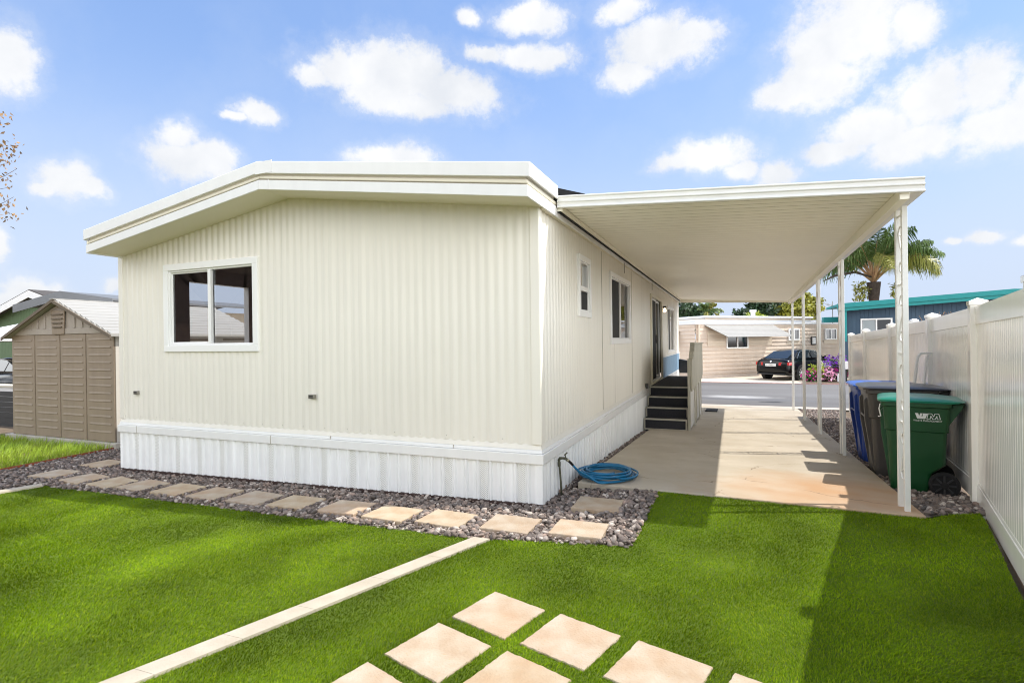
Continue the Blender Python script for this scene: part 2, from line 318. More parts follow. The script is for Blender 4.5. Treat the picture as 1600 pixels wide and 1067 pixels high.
ua = nd(nt, 'ShaderNodeMath', operation='ARCTAN2'); L.new(sp.outputs[0], ua.inputs[0]); L.new(sp.outputs[1], ua.inputs[1])
va = nd(nt, 'ShaderNodeMath', operation='ARCSINE'); L.new(sp.outputs[2], va.inputs[0])
uv = nd(nt, 'ShaderNodeCombineXYZ'); L.new(ua.outputs[0], uv.inputs[0]); L.new(va.outputs[0], uv.inputs[1])
def wnoise(scale, detail, rough, dist=0., vec=None):
    n = nd(nt, 'ShaderNodeTexNoise'); n.inputs['Scale'].default_value = scale; n.inputs['Detail'].default_value = detail; n.inputs['Roughness'].default_value = rough; n.inputs['Distortion'].default_value = dist
    L.new(vec or nrm.outputs[0], n.inputs['Vector']); return n
def wmath(op, a, b=None, c=None):
    n = nd(nt, 'ShaderNodeMath', operation=op)
    for i, x in enumerate((a, b, c)):
        if x is None: continue
        if isinstance(x, (int, float)): n.inputs[i].default_value = x
        else: L.new(x, n.inputs[i])
    return n.outputs[0]
# warp the lookup so that outlines billow
wn = wnoise(9, 5, .6); wv = nd(nt, 'ShaderNodeVectorMath', operation='SUBTRACT'); L.new(wn.outputs['Color'], wv.inputs[0]); wv.inputs[1].default_value = (.5, .5, .5)
ws = nd(nt, 'ShaderNodeVectorMath', operation='MULTIPLY'); L.new(wv.outputs[0], ws.inputs[0]); ws.inputs[1].default_value = (.07, .045, 0)
wu = nd(nt, 'ShaderNodeVectorMath', operation='ADD'); L.new(uv.outputs[0], wu.inputs[0]); L.new(ws.outputs[0], wu.inputs[1])
best = None
for (cu, cv, ca, cb) in CLOUDS:
    s1 = nd(nt, 'ShaderNodeVectorMath', operation='SUBTRACT'); L.new(wu.outputs[0], s1.inputs[0]); s1.inputs[1].default_value = (cu, cv, 0)
    s2 = nd(nt, 'ShaderNodeVectorMath', operation='MULTIPLY'); L.new(s1.outputs[0], s2.inputs[0]); s2.inputs[1].default_value = (1/ca, 1/cb, 0)
    s3 = nd(nt, 'ShaderNodeVectorMath', operation='LENGTH'); L.new(s2.outputs[0], s3.inputs[0])
    best = s3.outputs['Value'] if best is None else wmath('MINIMUM', best, s3.outputs['Value'])
det = wnoise(17, 12, .7)
d1 = wmath('SUBTRACT', 1.28, best)
dens = wmath('MULTIPLY_ADD', wmath('SUBTRACT', det.outputs['Fac'], .5), 1.9, d1)
cf = nd(nt, 'ShaderNodeMapRange', interpolation_type='SMOOTHSTEP'); cf.inputs[1].default_value = -.05; cf.inputs[2].default_value = .72; cf.inputs[4].default_value = .97; L.new(dens, cf.inputs[0])
c2 = nd(nt, 'ShaderNodeMapRange', interpolation_type='SMOOTHSTEP'); c2.inputs[1].default_value = -.42; c2.inputs[2].default_value = .35; c2.inputs[4].default_value = .2; L.new(dens, c2.inputs[0])
cfm = wmath('MAXIMUM', cf.outputs[0], c2.outputs[0])
# thin high veil and the pale band low over the horizon
veil = wnoise(3.2, 6, .6); vm = nd(nt, 'ShaderNodeMapRange'); vm.inputs[1].default_value = .45; vm.inputs[2].default_value = .8; vm.inputs[4].default_value = .22; L.new(veil.outputs['Fac'], vm.inputs[0])
hz = nd(nt, 'ShaderNodeMapRange', interpolation_type='SMOOTHSTEP'); hz.inputs[1].default_value = .5; hz.inputs[2].default_value = .02; hz.inputs[4].default_value = .95; L.new(va.outputs[0], hz.inputs[0])
# inner cloud tone
tone = wnoise(8, 6, .55); tm = nd(nt, 'ShaderNodeMapRange'); tm.inputs[1].default_value = .3; tm.inputs[2].default_value = .65; L.new(tone.outputs['Fac'], tm.inputs[0])
cc = nd(nt, 'ShaderNodeMix', data_type='RGBA'); L.new(tm.outputs[0], cc.inputs[0])
tint = nd(nt, 'ShaderNodeMix', data_type='RGBA', blend_type='MULTIPLY'); tint.inputs[0].default_value = 1; L.new(sky.outputs[0], tint.inputs[6])
base_ = nd(nt, 'ShaderNodeMix', data_type='RGBA'); base_.inputs[0].default_value = .55; L.new(tint.outputs[2], base_.inputs[6])
m1 = nd(nt, 'ShaderNodeMix', data_type='RGBA'); L.new(hz.outputs[0], m1.inputs[0]); L.new(base_.outputs[2], m1.inputs[6])
m2 = nd(nt, 'ShaderNodeMix', data_type='RGBA'); L.new(vm.outputs[0], m2.inputs[0]); L.new(m1.outputs[2], m2.inputs[6])
# bright cloud bank added outside the view to fill the shaded walls and fence
dt = nd(nt, 'ShaderNodeVectorMath', operation='DOT_PRODUCT'); L.new(nrm.outputs[0], dt.inputs[0]); dt.inputs[1].default_value = (.25, -.968, 0)
fm = nd(nt, 'ShaderNodeMapRange', interpolation_type='SMOOTHSTEP'); fm.inputs[1].default_value = -.52; fm.inputs[2].default_value = -.1; L.new(dt.outputs['Value'], fm.inputs[0])
bn = wnoise(1.7, 7, .55); bmr = nd(nt, 'ShaderNodeMapRange', interpolation_type='SMOOTHSTEP'); bmr.inputs[1].default_value = .36; bmr.inputs[2].default_value = .5; L.new(bn.outputs['Fac'], bmr.inputs[0])
fe = nd(nt, 'ShaderNodeMapRange', interpolation_type='SMOOTHSTEP'); fe.inputs[1].default_value = .95; fe.inputs[2].default_value = .6; L.new(va.outputs[0], fe.inputs[0])
bf_ = wmath('MULTIPLY', wmath('MULTIPLY', fm.outputs[0], bmr.outputs[0]), fe.outputs[0])
m3 = nd(nt, 'ShaderNodeMix', data_type='RGBA'); L.new(cfm, m3.inputs[0]); L.new(m2.outputs[2], m3.inputs[6]); L.new(cc.outputs[2], m3.inputs[7])
m4 = nd(nt, 'ShaderNodeMix', data_type='RGBA'); L.new(bf_, m4.inputs[0]); L.new(m3.outputs[2], m4.inputs[6])
lx = wmath('MULTIPLY_ADD', wmath('MULTIPLY', sp.outputs[0], sp.outputs[0]), 1.1, .82)      # added boost to both sides, lifts the side wall and fence
bc = nd(nt, 'ShaderNodeVectorMath', operation='SCALE'); L.new(lx, bc.inputs['Scale']); L.new(bc.outputs[0], m4.inputs[7])
L.new(m4.outputs[2], bg.inputs[0]); L.new(bg.outputs[0], out.inputs[0])
EXPO = .94
K = 1/(SKY_STRENGTH*2**EXPO)        # radiance that shows as 1.0
tint.inputs[7].default_value = (.90, .92, .96, 1)
base_.inputs[7].default_value = (.30*K, .48*K, .90*K, 1)
m1.inputs[7].default_value = (.66*K, .76*K, .95*K, 1)
m2.inputs[7].default_value = (.8*K, .88*K, .98*K, 1)
cc.inputs[6].default_value = (.83*K, .86*K, .91*K, 1); cc.inputs[7].default_value = (1.06*K, 1.06*K, 1.06*K, 1)
bc.inputs[0].default_value = (2.22*K, 2.27*K, 2.32*K)
vs = SC.view_settings; vs.view_transform = 'Standard'; vs.look = 'None'; vs.exposure = EXPO; vs.gamma = 1; vs.use_curve_mapping = False
SC.cycles.max_bounces = 8; SC.cycles.diffuse_bounces = 4; SC.cycles.transparent_max_bounces = 12; SC.cycles.caustics_reflective = False; SC.cycles.caustics_refractive = False
SC.cycles.use_denoising = True; SC.cycles.filter_width = 1.05

# ------------------------------------------------------------------ ground
def Hs(x, y):
    x = np.asarray(x, float); y = np.asarray(y, float)
    q = np.clip((y+.95)/1.5, 0, 1); fr = .066*q*q*(3-2*q)*np.clip((x-.15)/.8, 0, 1)      # the lawn rises to meet the driveway slab
    lo = np.maximum(.055-.0535*y, -.64); w = np.clip((y-.7)/.9, 0, 1)
    right = np.where(y < .7, fr, fr*(1-w)+np.minimum(lo, .02)*w)
    left = np.where(y < 8, -.13, np.maximum(-.13-(y-8)*.085, -.64))
    t = np.clip((x+6)/6, 0, 1)
    z = right*t+left*(1-t)
    road = np.clip(-.63+(y-14)*.032, -.63, -.406)
    return np.where(y >= 13.9, road, z)
def H(x, y): return float(Hs(x, y))
def slabz(y): return .125-.0535*y

def sheet(name, xs, ys, off, m, keep=None):
    xs = np.asarray(xs); ys = np.asarray(ys); X, Y = np.meshgrid(xs, ys)
    V = np.stack([X.ravel(), Y.ravel(), Hs(X.ravel(), Y.ravel())+off], 1)
    nx = len(xs); fs = [(j*nx+i, j*nx+i+1, (j+1)*nx+i+1, (j+1)*nx+i) for j in range(len(ys)-1) for i in range(nx-1)]
    me = bpy.data.meshes.new(name); me.from_pydata(V.tolist(), [], fs); me.materials.append(m); return finish(me, name)
gx = np.concatenate([[-400, -120, -60, -30, -18, -12], np.arange(-9, 8, .5), [9, 12, 18, 30, 60, 120, 400]])
gy = np.concatenate([[-400, -100, -40, -20, -12], np.arange(-8, 25, .5), [28, 34, 45, 80, 150, 400, 900]])
kind(sheet('ground', gx, gy, -.03, M['soil']), 'structure')
kind(sheet('road', [-120, -60, -30, -15, -5, 0, 5, 10, 20, 40, 120], np.arange(14.35, 21.01, .665), .006, M['road']), 'structure')
M['gutter'] = mat('gutter_concrete', '#cbbdae', .85, col2='#b5a79b', vscale=2, detail=7, bump=.2)
kind(sheet('gutter', [-60, -10, 0, 5, 10, 60], [13.92, 14.0, 14.34], .012, M['gutter']), 'structure')
M['redcurb'] = mat('red_curb', '#a8807a', .8, var=.2, vscale=4)
mb = MB(); mb.box(-40, 40, 21.02, 21.14, -.5, -.372); kind(mb.build('kerb', M['redcurb'], bevel=.01), 'structure')
M['apron'] = mat('apron_concrete', '#d8ccba', .85, col2='#c3b6a4', vscale=.9, detail=7, bump=.2)
kind(sheet('pavement', [-30, -10, -2, 2, 6, 12, 40], [21.16, 24, 28, 34, 45], .012, M['apron']), 'structure')

# driveway: cast slabs with open joints
mb = MB(); js = [.6, 3.9, 7.0, 10.1, 13.9]
def dx0(y): return .17
def dx1(y): return 3.2+.03*(y-.6)
for i in range(4):
    a, b = js[i]+(.007 if i else 0), js[i+1]-.007
    ya0 = .70 if i == 0 else a; ya1 = .58 if i == 0 else a     # the front edge runs slightly askew
    p = [(dx0(a), ya0), (dx1(a), ya1), (dx1(b), b), (dx0(b), b)]
    mb.hexa([(x, y, slabz(y)-.14) for x, y in p]+[(x, y, slabz(y)) for x, y in p])
kind(mb.build('driveway', M['concrete'], bevel=.012, seg=2), 'structure')

# ------------------------------------------------------------------ turf
def inside(P, poly):
    x, y = P[:, 0], P[:, 1]; r = np.zeros(len(P), bool); n = len(poly)
    for i in range(n):
        x1, y1 = poly[i]; x2, y2 = poly[(i+1) % n]
        c = ((y1 > y) != (y2 > y)) & (x < (x2-x1)*(y-y1)/(y2-y1+1e-12)+x1); r ^= c
    return r
cl = lambda y: -.245+.375*(y+.95)      # kerb strip, left and right side
cr = lambda y: -.10+.375*(y+.95)
fx = lambda y: 3.863+.22*(y-1.486)-.045    # lawn side of the near fence
TURF_L = [(-6.22, -.88), (-3, -.92), (cl(-.95), -.96), (cl(-7.5), -7.5), (-7.6, -7.5), (-6.9, -2.4)]
TURF_R = [(cr(-.94), -.95), (.42, -.815), (.965, -.715), (1.01, .66), (3.2, .57), (3.46, .8), (fx(.93)-.02, .93), (fx(-2)-.02, -2), (3.0, -7.5), (cr(-7.5), -7.5)]
PAVERS = []
A = np.array((.432, -2.008)); E1 = np.array((.467, -.119)); E2 = np.array((-.144, -.4545)); ANG = math.atan2(-.11, .375)
PL = {(0,0): 'square travertine paver in the turf, farthest corner of the paver grid', (1,0): 'square travertine paver in the turf, second from the grid corner toward the fence',
      (2,0): 'square travertine paver in the turf, third from the grid corner toward the fence', (3,0): 'sliver of travertine paver at the frame bottom, end of the row toward the fence',
      (0,1): 'square travertine paver in the turf, second from the grid corner along the left edge', (1,1): 'travertine paver at the frame bottom, behind the gap between four pavers',
      (0,2): 'travertine paver corner at the frame bottom, leftmost of the grid', (2,1): 'travertine paver just below the frame, inner row of the grid'}
for (i, j), lab in PL.items(): PAVERS.append((A+E1*i+E2*j, ANG, lab))
PR = []
def slab_mesh(w, d, h, seed, n=14, jit=.0018):
    """a cut stone with slightly worn, uneven edges"""
    r = np.random.default_rng(seed); mb = MB()
    def side(a, b):
        k = n; return [(a[0]+(b[0]-a[0])*t/k+r.normal(0, jit), a[1]+(b[1]-a[1])*t/k+r.normal(0, jit)) for t in range(k)]
    c = [(-w/2, -d/2), (w/2, -d/2), (w/2, d/2), (-w/2, d/2)]
    ring = sum((side(c[i], c[(i+1) % 4]) for i in range(4)), [])
    lo = [(x, y, -h) for x, y in ring]; hi = [(x, y, -.006) for x, y in ring]; top = [(x*.985, y*.985, 0) for x, y in ring]
    mb.loft([lo, hi, top], True); return mb
for k, (c, a, lab) in enumerate(PAVERS):
    o = slab_mesh(.388, .385, .05, 50+k).build('paving_stone', M['trav']); o.location = (c[0], c[1], .017); o.rotation_euler.z = a
    tag(o, lab, 'paving stone', 'square pavers set in the turf')
    cs, sn = math.cos(a), math.sin(a)
    PR.append((c, cs, sn, .187, .186))
def in_rects(P, rects, grow=0.):
    r = np.zeros(len(P), bool)
    for c, cs, sn, hw, hd in rects:
        dx = P[:, 0]-c[0]; dy = P[:, 1]-c[1]; u = dx*cs+dy*sn; v = -dx*sn+dy*cs
        r |= (np.abs(u) < hw+grow) & (np.abs(v) < hd+grow)
    return r
def smooth_noise(P, scale, seed):
    r = np.random.default_rng(seed); out = np.zeros(len(P))
    for k in range(7):
        a = r.uniform(0, 2*PI); fr = scale*r.uniform(.6, 1.8); ph = r.uniform(0, 2*PI)
        out += np.sin((P[:, 0]*math.cos(a)+P[:, 1]*math.sin(a))*fr*2*PI+ph+1.3*np.sin(P[:, 0]*fr*3.1+ph)+1.1*np.sin(P[:, 1]*fr*2.7-ph))
    return out/7
def poly_sheet(name, poly, off, m):
    bm = bmesh.new(); vs = [bm.verts.new((x, y, H(x, y)+off)) for x, y in poly]; bm.faces.new(vs)
    bmesh.ops.triangulate(bm, faces=bm.faces); 
    P = np.array(poly)
    for ax, n_ in ((0, (1, 0, 0)), (1, (0, 1, 0))):
        for t in np.arange(P[:, ax].min()+.25, P[:, ax].max(), .25): bmesh.ops.bisect_plane(bm, geom=bm.verts[:]+bm.edges[:]+bm.faces[:], plane_co=(t, 0, 0) if ax == 0 else (0, t, 0), plane_no=n_)
    for v in bm.verts: v.co.z = H(v.co.x, v.co.y)+off
    me = bpy.data.meshes.new(name); bm.to_mesh(me); bm.free(); me.materials.append(m); return finish(me, name)
M['turfbase'] = mat('turf_base', '#56690f', .95, var=.25, vscale=3, bump=.6, bscale=250)
kind(poly_sheet('lawn', TURF_L, .006, M['turfbase']), 'structure'); kind(poly_sheet('lawn', TURF_R, .006, M['turfbase']), 'structure')

def turf_mat():
    m = mat('turf_blade', '#5d8a12', .6, spec=.08); nt = m.node_tree; L = nt.links; p = nt.nodes['Principled BSDF']
    ge = nd(nt, 'ShaderNodeNewGeometry'); rp = nd(nt, 'ShaderNodeValToRGB'); cr_ = rp.color_ramp
    cr_.elements[0].color = (*lin('#546f08'), 1); cr_.elements[1].color = (*lin('#a6b322'), 1)
    e = cr_.elements.new(.4); e.color = (*lin('#6f900a'), 1); e = cr_.elements.new(.85); e.color = (*lin('#88a410'), 1)
    L.new(ge.outputs['Random Per Island'], rp.inputs[0])
    n = nd(nt, 'ShaderNodeTexNoise'); n.inputs['Scale'].default_value = 1.1; n.inputs['Detail'].default_value = 6; L.new(ge.outputs['Position'], n.inputs['Vector'])
    mr = nd(nt, 'ShaderNodeMapRange'); mr.inputs[1].default_value = .35; mr.inputs[2].default_value = .65; mr.inputs[3].default_value = .46; mr.inputs[4].default_value = 1.04; L.new(n.outputs['Fac'], mr.inputs[0])
    hs = nd(nt, 'ShaderNodeHueSaturation'); L.new(mr.outputs[0], hs.inputs['Value']); L.new(rp.outputs[0], hs.inputs['Color']); L.new(hs.outputs[0], p.inputs['Base Color'])
    tr = nd(nt, 'ShaderNodeBsdfTranslucent'); L.new(hs.outputs[0], tr.inputs[0]); mx = nd(nt, 'ShaderNodeMixShader'); mx.inputs[0].default_value = .1
    L.new(p.outputs[0], mx.inputs[1]); L.new(tr.outputs[0], mx.inputs[2]); L.new(mx.outputs[0], nt.nodes['Material Output'].inputs[0]); return m
M['turf'] = turf_mat()
def blades(name, poly, dens, hmin, hmax, width, m, seed, rects=(), margin=1.35, curl=.5, zref=2.6, patch=.35, fade=1.2):
    r = np.random.default_rng(seed); P = np.array(poly); x0, y0 = P.min(0); x1, y1 = P.max(0)
    N = int((x1-x0)*(y1-y0)*dens); Q = np.stack([r.uniform(x0, x1, N), r.uniform(y0, y1, N)], 1)
    Q = Q[inside(Q, poly)]
    vis, z = in_view(np.stack([Q[:, 0], Q[:, 1], np.zeros(len(Q))], 1), margin)
    keep = vis & (r.random(len(Q)) < (zref/np.maximum(z, zref))**fade)
    if len(rects): keep &= ~in_rects(Q, rects, .004)
    Q = Q[keep]; z = z[keep]; n = len(Q)
    zs = Hs(Q[:, 0], Q[:, 1])+.004
    ws = width*(np.maximum(z, zref)/zref)**.62*r.uniform(.8, 1.25, n)
    nz = smooth_noise(Q, patch, seed+1); nz2 = smooth_noise(Q, patch*2.1, seed+2)
    th = 2.2*nz+1.2*nz2+r.normal(0, .9, n)+.6
    lean = np.clip(curl*(.85+.5*nz2)+r.normal(0, .2, n), .02, 1.4)
    hh = r.uniform(hmin, hmax, n)*(1+.16*nz)
    d = np.stack([np.cos(th), np.sin(th), np.zeros(n)], 1); fa = r.uniform(0, 2*PI, n); s = np.stack([np.cos(fa), np.sin(fa), np.zeros(n)], 1)*ws[:, None]/2
    base = np.stack([Q[:, 0], Q[:, 1], zs], 1)
    mid = base+d*(hh*.5*np.sin(lean*.5))[:, None]; mid[:, 2] += hh*.5*np.cos(lean*.5)
    tip = mid+d*(hh*.55*np.sin(lean*1.3))[:, None]; tip[:, 2] += hh*.55*np.cos(np.minimum(lean*1.3, 1.4))
    V = np.stack([base-s, base+s, mid-s*.85, mid+s*.85, tip], 1).reshape(-1, 3)
    b = np.arange(n)[:, None]*5
    Fc = np.stack([b+np.array([[0, 1, 3]]), b+np.array([[0, 3, 2]]), b+np.array([[2, 3, 4]])], 1).reshape(-1, 3)
    return raw_mesh(name, V, Fc, 3, m)
kind(blades('grass', TURF_L, 33000, .015, .026, .0027, M['turf'], 11, curl=1.15), 'stuff', 'bright green artificial turf left of the pale stone strip')
kind(blades('grass', TURF_R, 33000, .015, .026, .0027, M['turf'], 21, PR, curl=1.15), 'stuff', 'green artificial turf between the stone strip and the white fence')

# pale stone strip that divides the two lawns
ys = [-.96, -1.42, -1.86, -2.345, -2.735, -3.12, -3.6, -4.1, -4.6, -5.1]
SL = ['narrow pale edging stone touching the gravel, far end of the strip', 'second pale edging stone from the gravel end of the strip', 'third pale edging stone from the gravel, middle of the strip',
      'fourth pale edging stone from the gravel end of the strip', 'fifth pale edging stone from the gravel, near the frame bottom', 'pale edging stone cut by the bottom edge of the frame',
      'pale edging stone out of the frame, seventh from the gravel', 'pale edging stone out of the frame, eighth from the gravel', 'pale edging stone out of the frame, ninth from the gravel']
for i in range(6):
    a, b = ys[i]-.0007, ys[i+1]+.0007; mb = MB()
    p = [(cl(b), b), (cr(b), b), (cr(a), a), (cl(a), a)]
    mb.hexa([(x, y, H(x, y)-.05) for x, y in p]+[(x, y, H(x, y)+.024) for x, y in p])
    o = mb.build('edging_stone', M['edge'], bevel=.002); tag(o, SL[i], 'edging stone', 'pale stones of the strip across the lawn')
for k, (x, y, l, lab) in enumerate([(-6.36, -1.28, .8, 'pale edging stone at the far left corner of the turf'), (-6.62, -2.1, .8, 'pale edging stone beyond the left frame edge beside the turf')]):
    o = slab_mesh(.13, l, .06, 80+k).build('edging_stone', M['edge']); o.location = (x, y, H(x, y)+.03); o.rotation_euler.z = math.atan2(.3, 1.0)*-1
    tag(o, lab, 'edging stone', 'pale stones edging the left lawn corner')

# ------------------------------------------------------------------ stepping stones
ST = [(-6.75, .12, 0), (-6.74, -.5, 4), (-6.06, -.53, -6), (-5.42, -.57, -6), (-4.87, -.56, -5), (-4.23, -.58, 0), (-3.63, -.59, 0), (-3.02, -.6, -2), (-2.45, -.6, 1), (-1.81, -.6, 2), (-1.25, -.64, -1), (-.68, -.63, -2), (-.07, -.6, 1), (.52, -.54, 2), (.53, .11, 2)]
SLB = ['stepping stone half hidden behind the left corner of the home', 'grey pink stepping stone nearest the shed in the gravel', 'tan stepping stone just outside the home corner, third from the shed',
       'stepping stone below the left end of the skirting, fourth from the shed', 'stepping stone in full shade, fifth from the shed along the skirting', 'stepping stone in full shade, sixth from the shed along the skirting',
       'stepping stone in full shade, seventh from the shed along the skirting', 'brownish shaded stepping stone, eighth from the shed along the skirting', 'golden shaded stepping stone, last one wholly in shade',
       'greyish stepping stone with only its near edge in sun', 'golden stepping stone cut diagonally by the shadow edge', 'sunlit stepping stone just left of the end of the stone strip',
       'sunlit stepping stone just right of the end of the stone strip', 'sunlit stepping stone at the gravel corner beside the right lawn', 'shaded stepping stone next to the hose and driveway']
SR = []
for k, ((x, y, a), lab) in enumerate(zip(ST, SLB)):
    o = slab_mesh(.43, .385, .05, 100+k, jit=.0022).build('stepping_stone', M['trav']); o.location = (x, y, H(x, y)+.036); o.rotation_euler = (R(rng.normal(0, .5)), R(rng.normal(0, .5)), R(a))
    tag(o, lab, 'stepping stone', 'stepping stones in the gravel bed'); SR.append(((x, y), math.cos(R(a)), math.sin(R(a)), .212, .19))

# ------------------------------------------------------------------ gravel
def gravel_mat():
    m = mat('gravel', '#8b8480', .75, bump=.3, bscale=80, spec=.4); nt = m.node_tree; L = nt.links; p = nt.nodes['Principled BSDF']
    ge = nd(nt, 'ShaderNodeNewGeometry'); rp = nd(nt, 'ShaderNodeValToRGB'); c = rp.color_ramp; c.interpolation = 'LINEAR'
    cols = ['#4b423d', '#7b6c62', '#655c56', '#94847a', '#746b65', '#a48d7f', '#58524f', '#8a7d75', '#c8bcb0']
    c.elements[0].color = (*lin(cols[0]), 1); c.elements[1].color = (*lin(cols[-1]), 1)
    for i, q in enumerate(cols[1:-1]): e = c.elements.new((i+1)/8*.96); e.color = (*lin(q), 1)
    L.new(ge.outputs['Random Per Island'], rp.inputs[0])
    n = nd(nt, 'ShaderNodeTexNoise'); n.inputs['Scale'].default_value = 40; n.inputs['Detail'].default_value = 4; L.new(ge.outputs['Position'], n.inputs['Vector'])
    mr = nd(nt, 'ShaderNodeMapRange'); mr.inputs[1].default_value = .3; mr.inputs[2].default_value = .7; mr.inputs[3].default_value = .75; mr.inputs[4].default_value = 1.12; L.new(n.outputs['Fac'], mr.inputs[0])
    hs = nd(nt, 'ShaderNodeHueSaturation'); L.new(mr.outputs[0], hs.inputs['Value']); L.new(rp.outputs[0], hs.inputs['Color']); L.new(hs.outputs[0], p.inputs['Base Color']); return m
M['gravel'] = gravel_mat()
bm = bmesh.new(); bmesh.ops.create_icosphere(bm, subdivisions=2, radius=1); icoV = np.array([v.co[:] for v in bm.verts]); icoF = np.array([[v.index for v in f.verts] for f in bm.faces]); bm.free()
bm = bmesh.new(); bmesh.ops.create_icosphere(bm, subdivisions=1, radius=1); ico1V = np.array([v.co[:] for v in bm.verts]); ico1F = np.array([[v.index for v in f.verts] for f in bm.faces]); bm.free()
def rocks(name, poly, dens, smin, smax, seed, rects=(), lay=.03, off=0., hi=True):
    r = np.random.default_rng(seed); P = np.array(poly); x0, y0 = P.min(0); x1, y1 = P.max(0)
    N = int((x1-x0)*(y1-y0)*dens); Q = np.stack([r.uniform(x0, x1, N), r.uniform(y0, y1, N)], 1); Q = Q[inside(Q, poly)]
    if len(rects): Q = Q[~in_rects(Q, rects, .012)]
    IV, IF = (icoV, icoF) if hi else (ico1V, ico1F)
    n = len(Q); k = len(IV); s = smin+(smax-smin)*r.random(n)**1.7
    shp = []
    for q in range(14):     # fourteen pebble shapes
        V = IV.copy()
        for _ in range(3):
            a = r.normal(size=3); a /= np.linalg.norm(a); dd = V@a; V += np.outer(np.clip(dd-.45, 0, 1), -a)*r.uniform(.3, .9)
        V *= (1+.1*np.sin(V@r.normal(size=3)*2.5+r.uniform(0, 6)))[:, None]; V *= np.array([1, r.uniform(.65, .95), r.uniform(.45, .72)]); shp.append(V)
    shp = np.array(shp); idx = r.integers(0, 14, n); V = shp[idx]*s[:, None, None]
    ax = r.normal(0, .35, n); ay = r.normal(0, .35, n); azz = r.uniform(0, 2*PI, n)
    c, sn = np.cos(ax)[:, None], np.sin(ax)[:, None]; y = V[:, :, 1]*c-V[:, :, 2]*sn; z = V[:, :, 1]*sn+V[:, :, 2]*c; V[:, :, 1] = y; V[:, :, 2] = z
    c, sn = np.cos(ay)[:, None], np.sin(ay)[:, None]; x = V[:, :, 0]*c+V[:, :, 2]*sn; z = -V[:, :, 0]*sn+V[:, :, 2]*c; V[:, :, 0] = x; V[:, :, 2] = z
    c, sn = np.cos(azz)[:, None], np.sin(azz)[:, None]; x = V[:, :, 0]*c-V[:, :, 1]*sn; y = V[:, :, 0]*sn+V[:, :, 1]*c
    V[:, :, 0] = x+Q[:, 0:1]; V[:, :, 1] = y+Q[:, 1:2]; V[:, :, 2] += (Hs(Q[:, 0], Q[:, 1])+off+r.uniform(-.012, lay, n))[:, None]
    Fc = (IF[None]+(np.arange(n)*k)[:, None, None]).reshape(-1, 3)
    o = raw_mesh(name, V.reshape(-1, 3), Fc, 3, M['gravel'], smooth=True); return kind(o, 'stuff')
M['gravelbed'] = mat('gravel_bed', '#6f655d', .95, var=.3, vscale=40, bump=1, bscale=60)
GB1 = [(-7.75, -.72), (-6.3, -.9), (-3, -.935), (cl(-.95), -.975), (cr(-.94), -.965), (.42, -.83), (.985, -.735), (1.02, .62), (.16, .7), (.05, .7), (.03, -.02), (-6.16, -.02), (-6.2, 1.2), (-7.85, 1.0)]
poly_sheet('gravel_soil', GB1, .0, M['gravelbed'])['kind'] = 'structure'
o = rocks('gravel', [(-3.2, -.935), (cl(-.95), -.975), (cr(-.94), -.965), (.42, -.83), (.985, -.735), (1.02, .6), (.16, .68), (.05, .68), (.03, -.03), (-3.2, -.03)], 1900, .013, .037, 31, SR); o['label'] = 'grey and tan river pebbles along the front of the home'
o = rocks('gravel', [(-7.75, -.72), (-6.3, -.9), (-3.2, -.935), (-3.2, -.03), (-6.16, -.03), (-6.2, 1.2), (-7.85, 1.0)], 1500, .015, .037, 32, SR, hi=False); o['label'] = 'grey river pebbles in the shade by the shed path'
o = rocks('gravel', [(-6.45, -.92), (-6.95, -2.6), (-8.2, -2.6), (-7.75, -.72)], 1300, .015, .037, 35, hi=False); o['label'] = 'grey river pebbles at the left frame edge'
GB2 = [(3.24, .68), (3.42, .83), (fx(.97)+.1, .97), (4.15, 3.79), (4.3, 6.2), (4.4, 8.6), (4.55, 11.2), (4.7, 13.8), (3.62, 13.8)]
poly_sheet('gravel_soil', [(3.2, .62)]+GB2[1:], .0, M['gravelbed'])['kind'] = 'structure'
o = rocks('gravel', [(3.25, .7), (3.42, .83), (fx(.97)+.06, .97), (4.14, 3.79), (3.31, 3.79)], 1500, .016, .04, 33); o['label'] = 'dark river pebbles under the rubbish bins'
o = rocks('gravel', [(3.32, 3.79), (4.14, 3.79), (4.27, 6.2), (4.37, 8.6), (4.52, 11.2), (4.6, 13.8), (3.62, 13.8)], 1000, .02, .042, 34, hi=False); o['label'] = 'dark gravel strip between driveway and white fence'
o = rocks('gravel', [(.03, .7), (.155, .72), (.155, 6.1), (.03, 6.1)], 1500, .016, .038, 36, hi=False); o['label'] = 'thin line of pebbles between driveway and skirting'

# weedy lawn in front of the shed, held by a rusty edging strip
WL = [(-7.74, -.72), (-7.84, .95), (-10.95, 1.0), (-14, .9), (-14, -2.6), (-8.3, -2.6)]
M['weed'] = mat('weed_grass', '#86a52a', .5, island=.35, col2='#a3b53e', vscale=2)
M['weedbase'] = mat('weed_soil', '#6a7030', .95, col2='#8a7755', vscale=2.2, bump=.6, bscale=60)
kind(poly_sheet('lawn', WL, -.004, M['weedbase']), 'structure')
kind(blades('grass', WL, 1500, .05, .16, .008, M['weed'], 41, zref=8, curl=.6, margin=1.25), 'stuff', 'rough yellow green weeds in front of the shed')
mb = MB(); pts = [(-8.3, -2.6), (-7.74, -.72), (-7.85, 1.0)]
for a, b in zip(pts, pts[1:]): mb.hexa([(a[0]-.012, a[1], -.16), (a[0]+.012, a[1], -.16), (b[0]+.012, b[1], -.16), (b[0]-.012, b[1], -.16), (a[0]-.012, a[1], -.085), (a[0]+.012, a[1], -.085), (b[0]+.012, b[1], -.085), (b[0]-.012, b[1], -.085)])
M['rust'] = mat('rust_strip', '#8a4a2a', .85, var=.3, vscale=10); tag(mb.build('lawn_edging', M['rust']), 'thin rusty edging strip between weeds and gravel', 'edging')

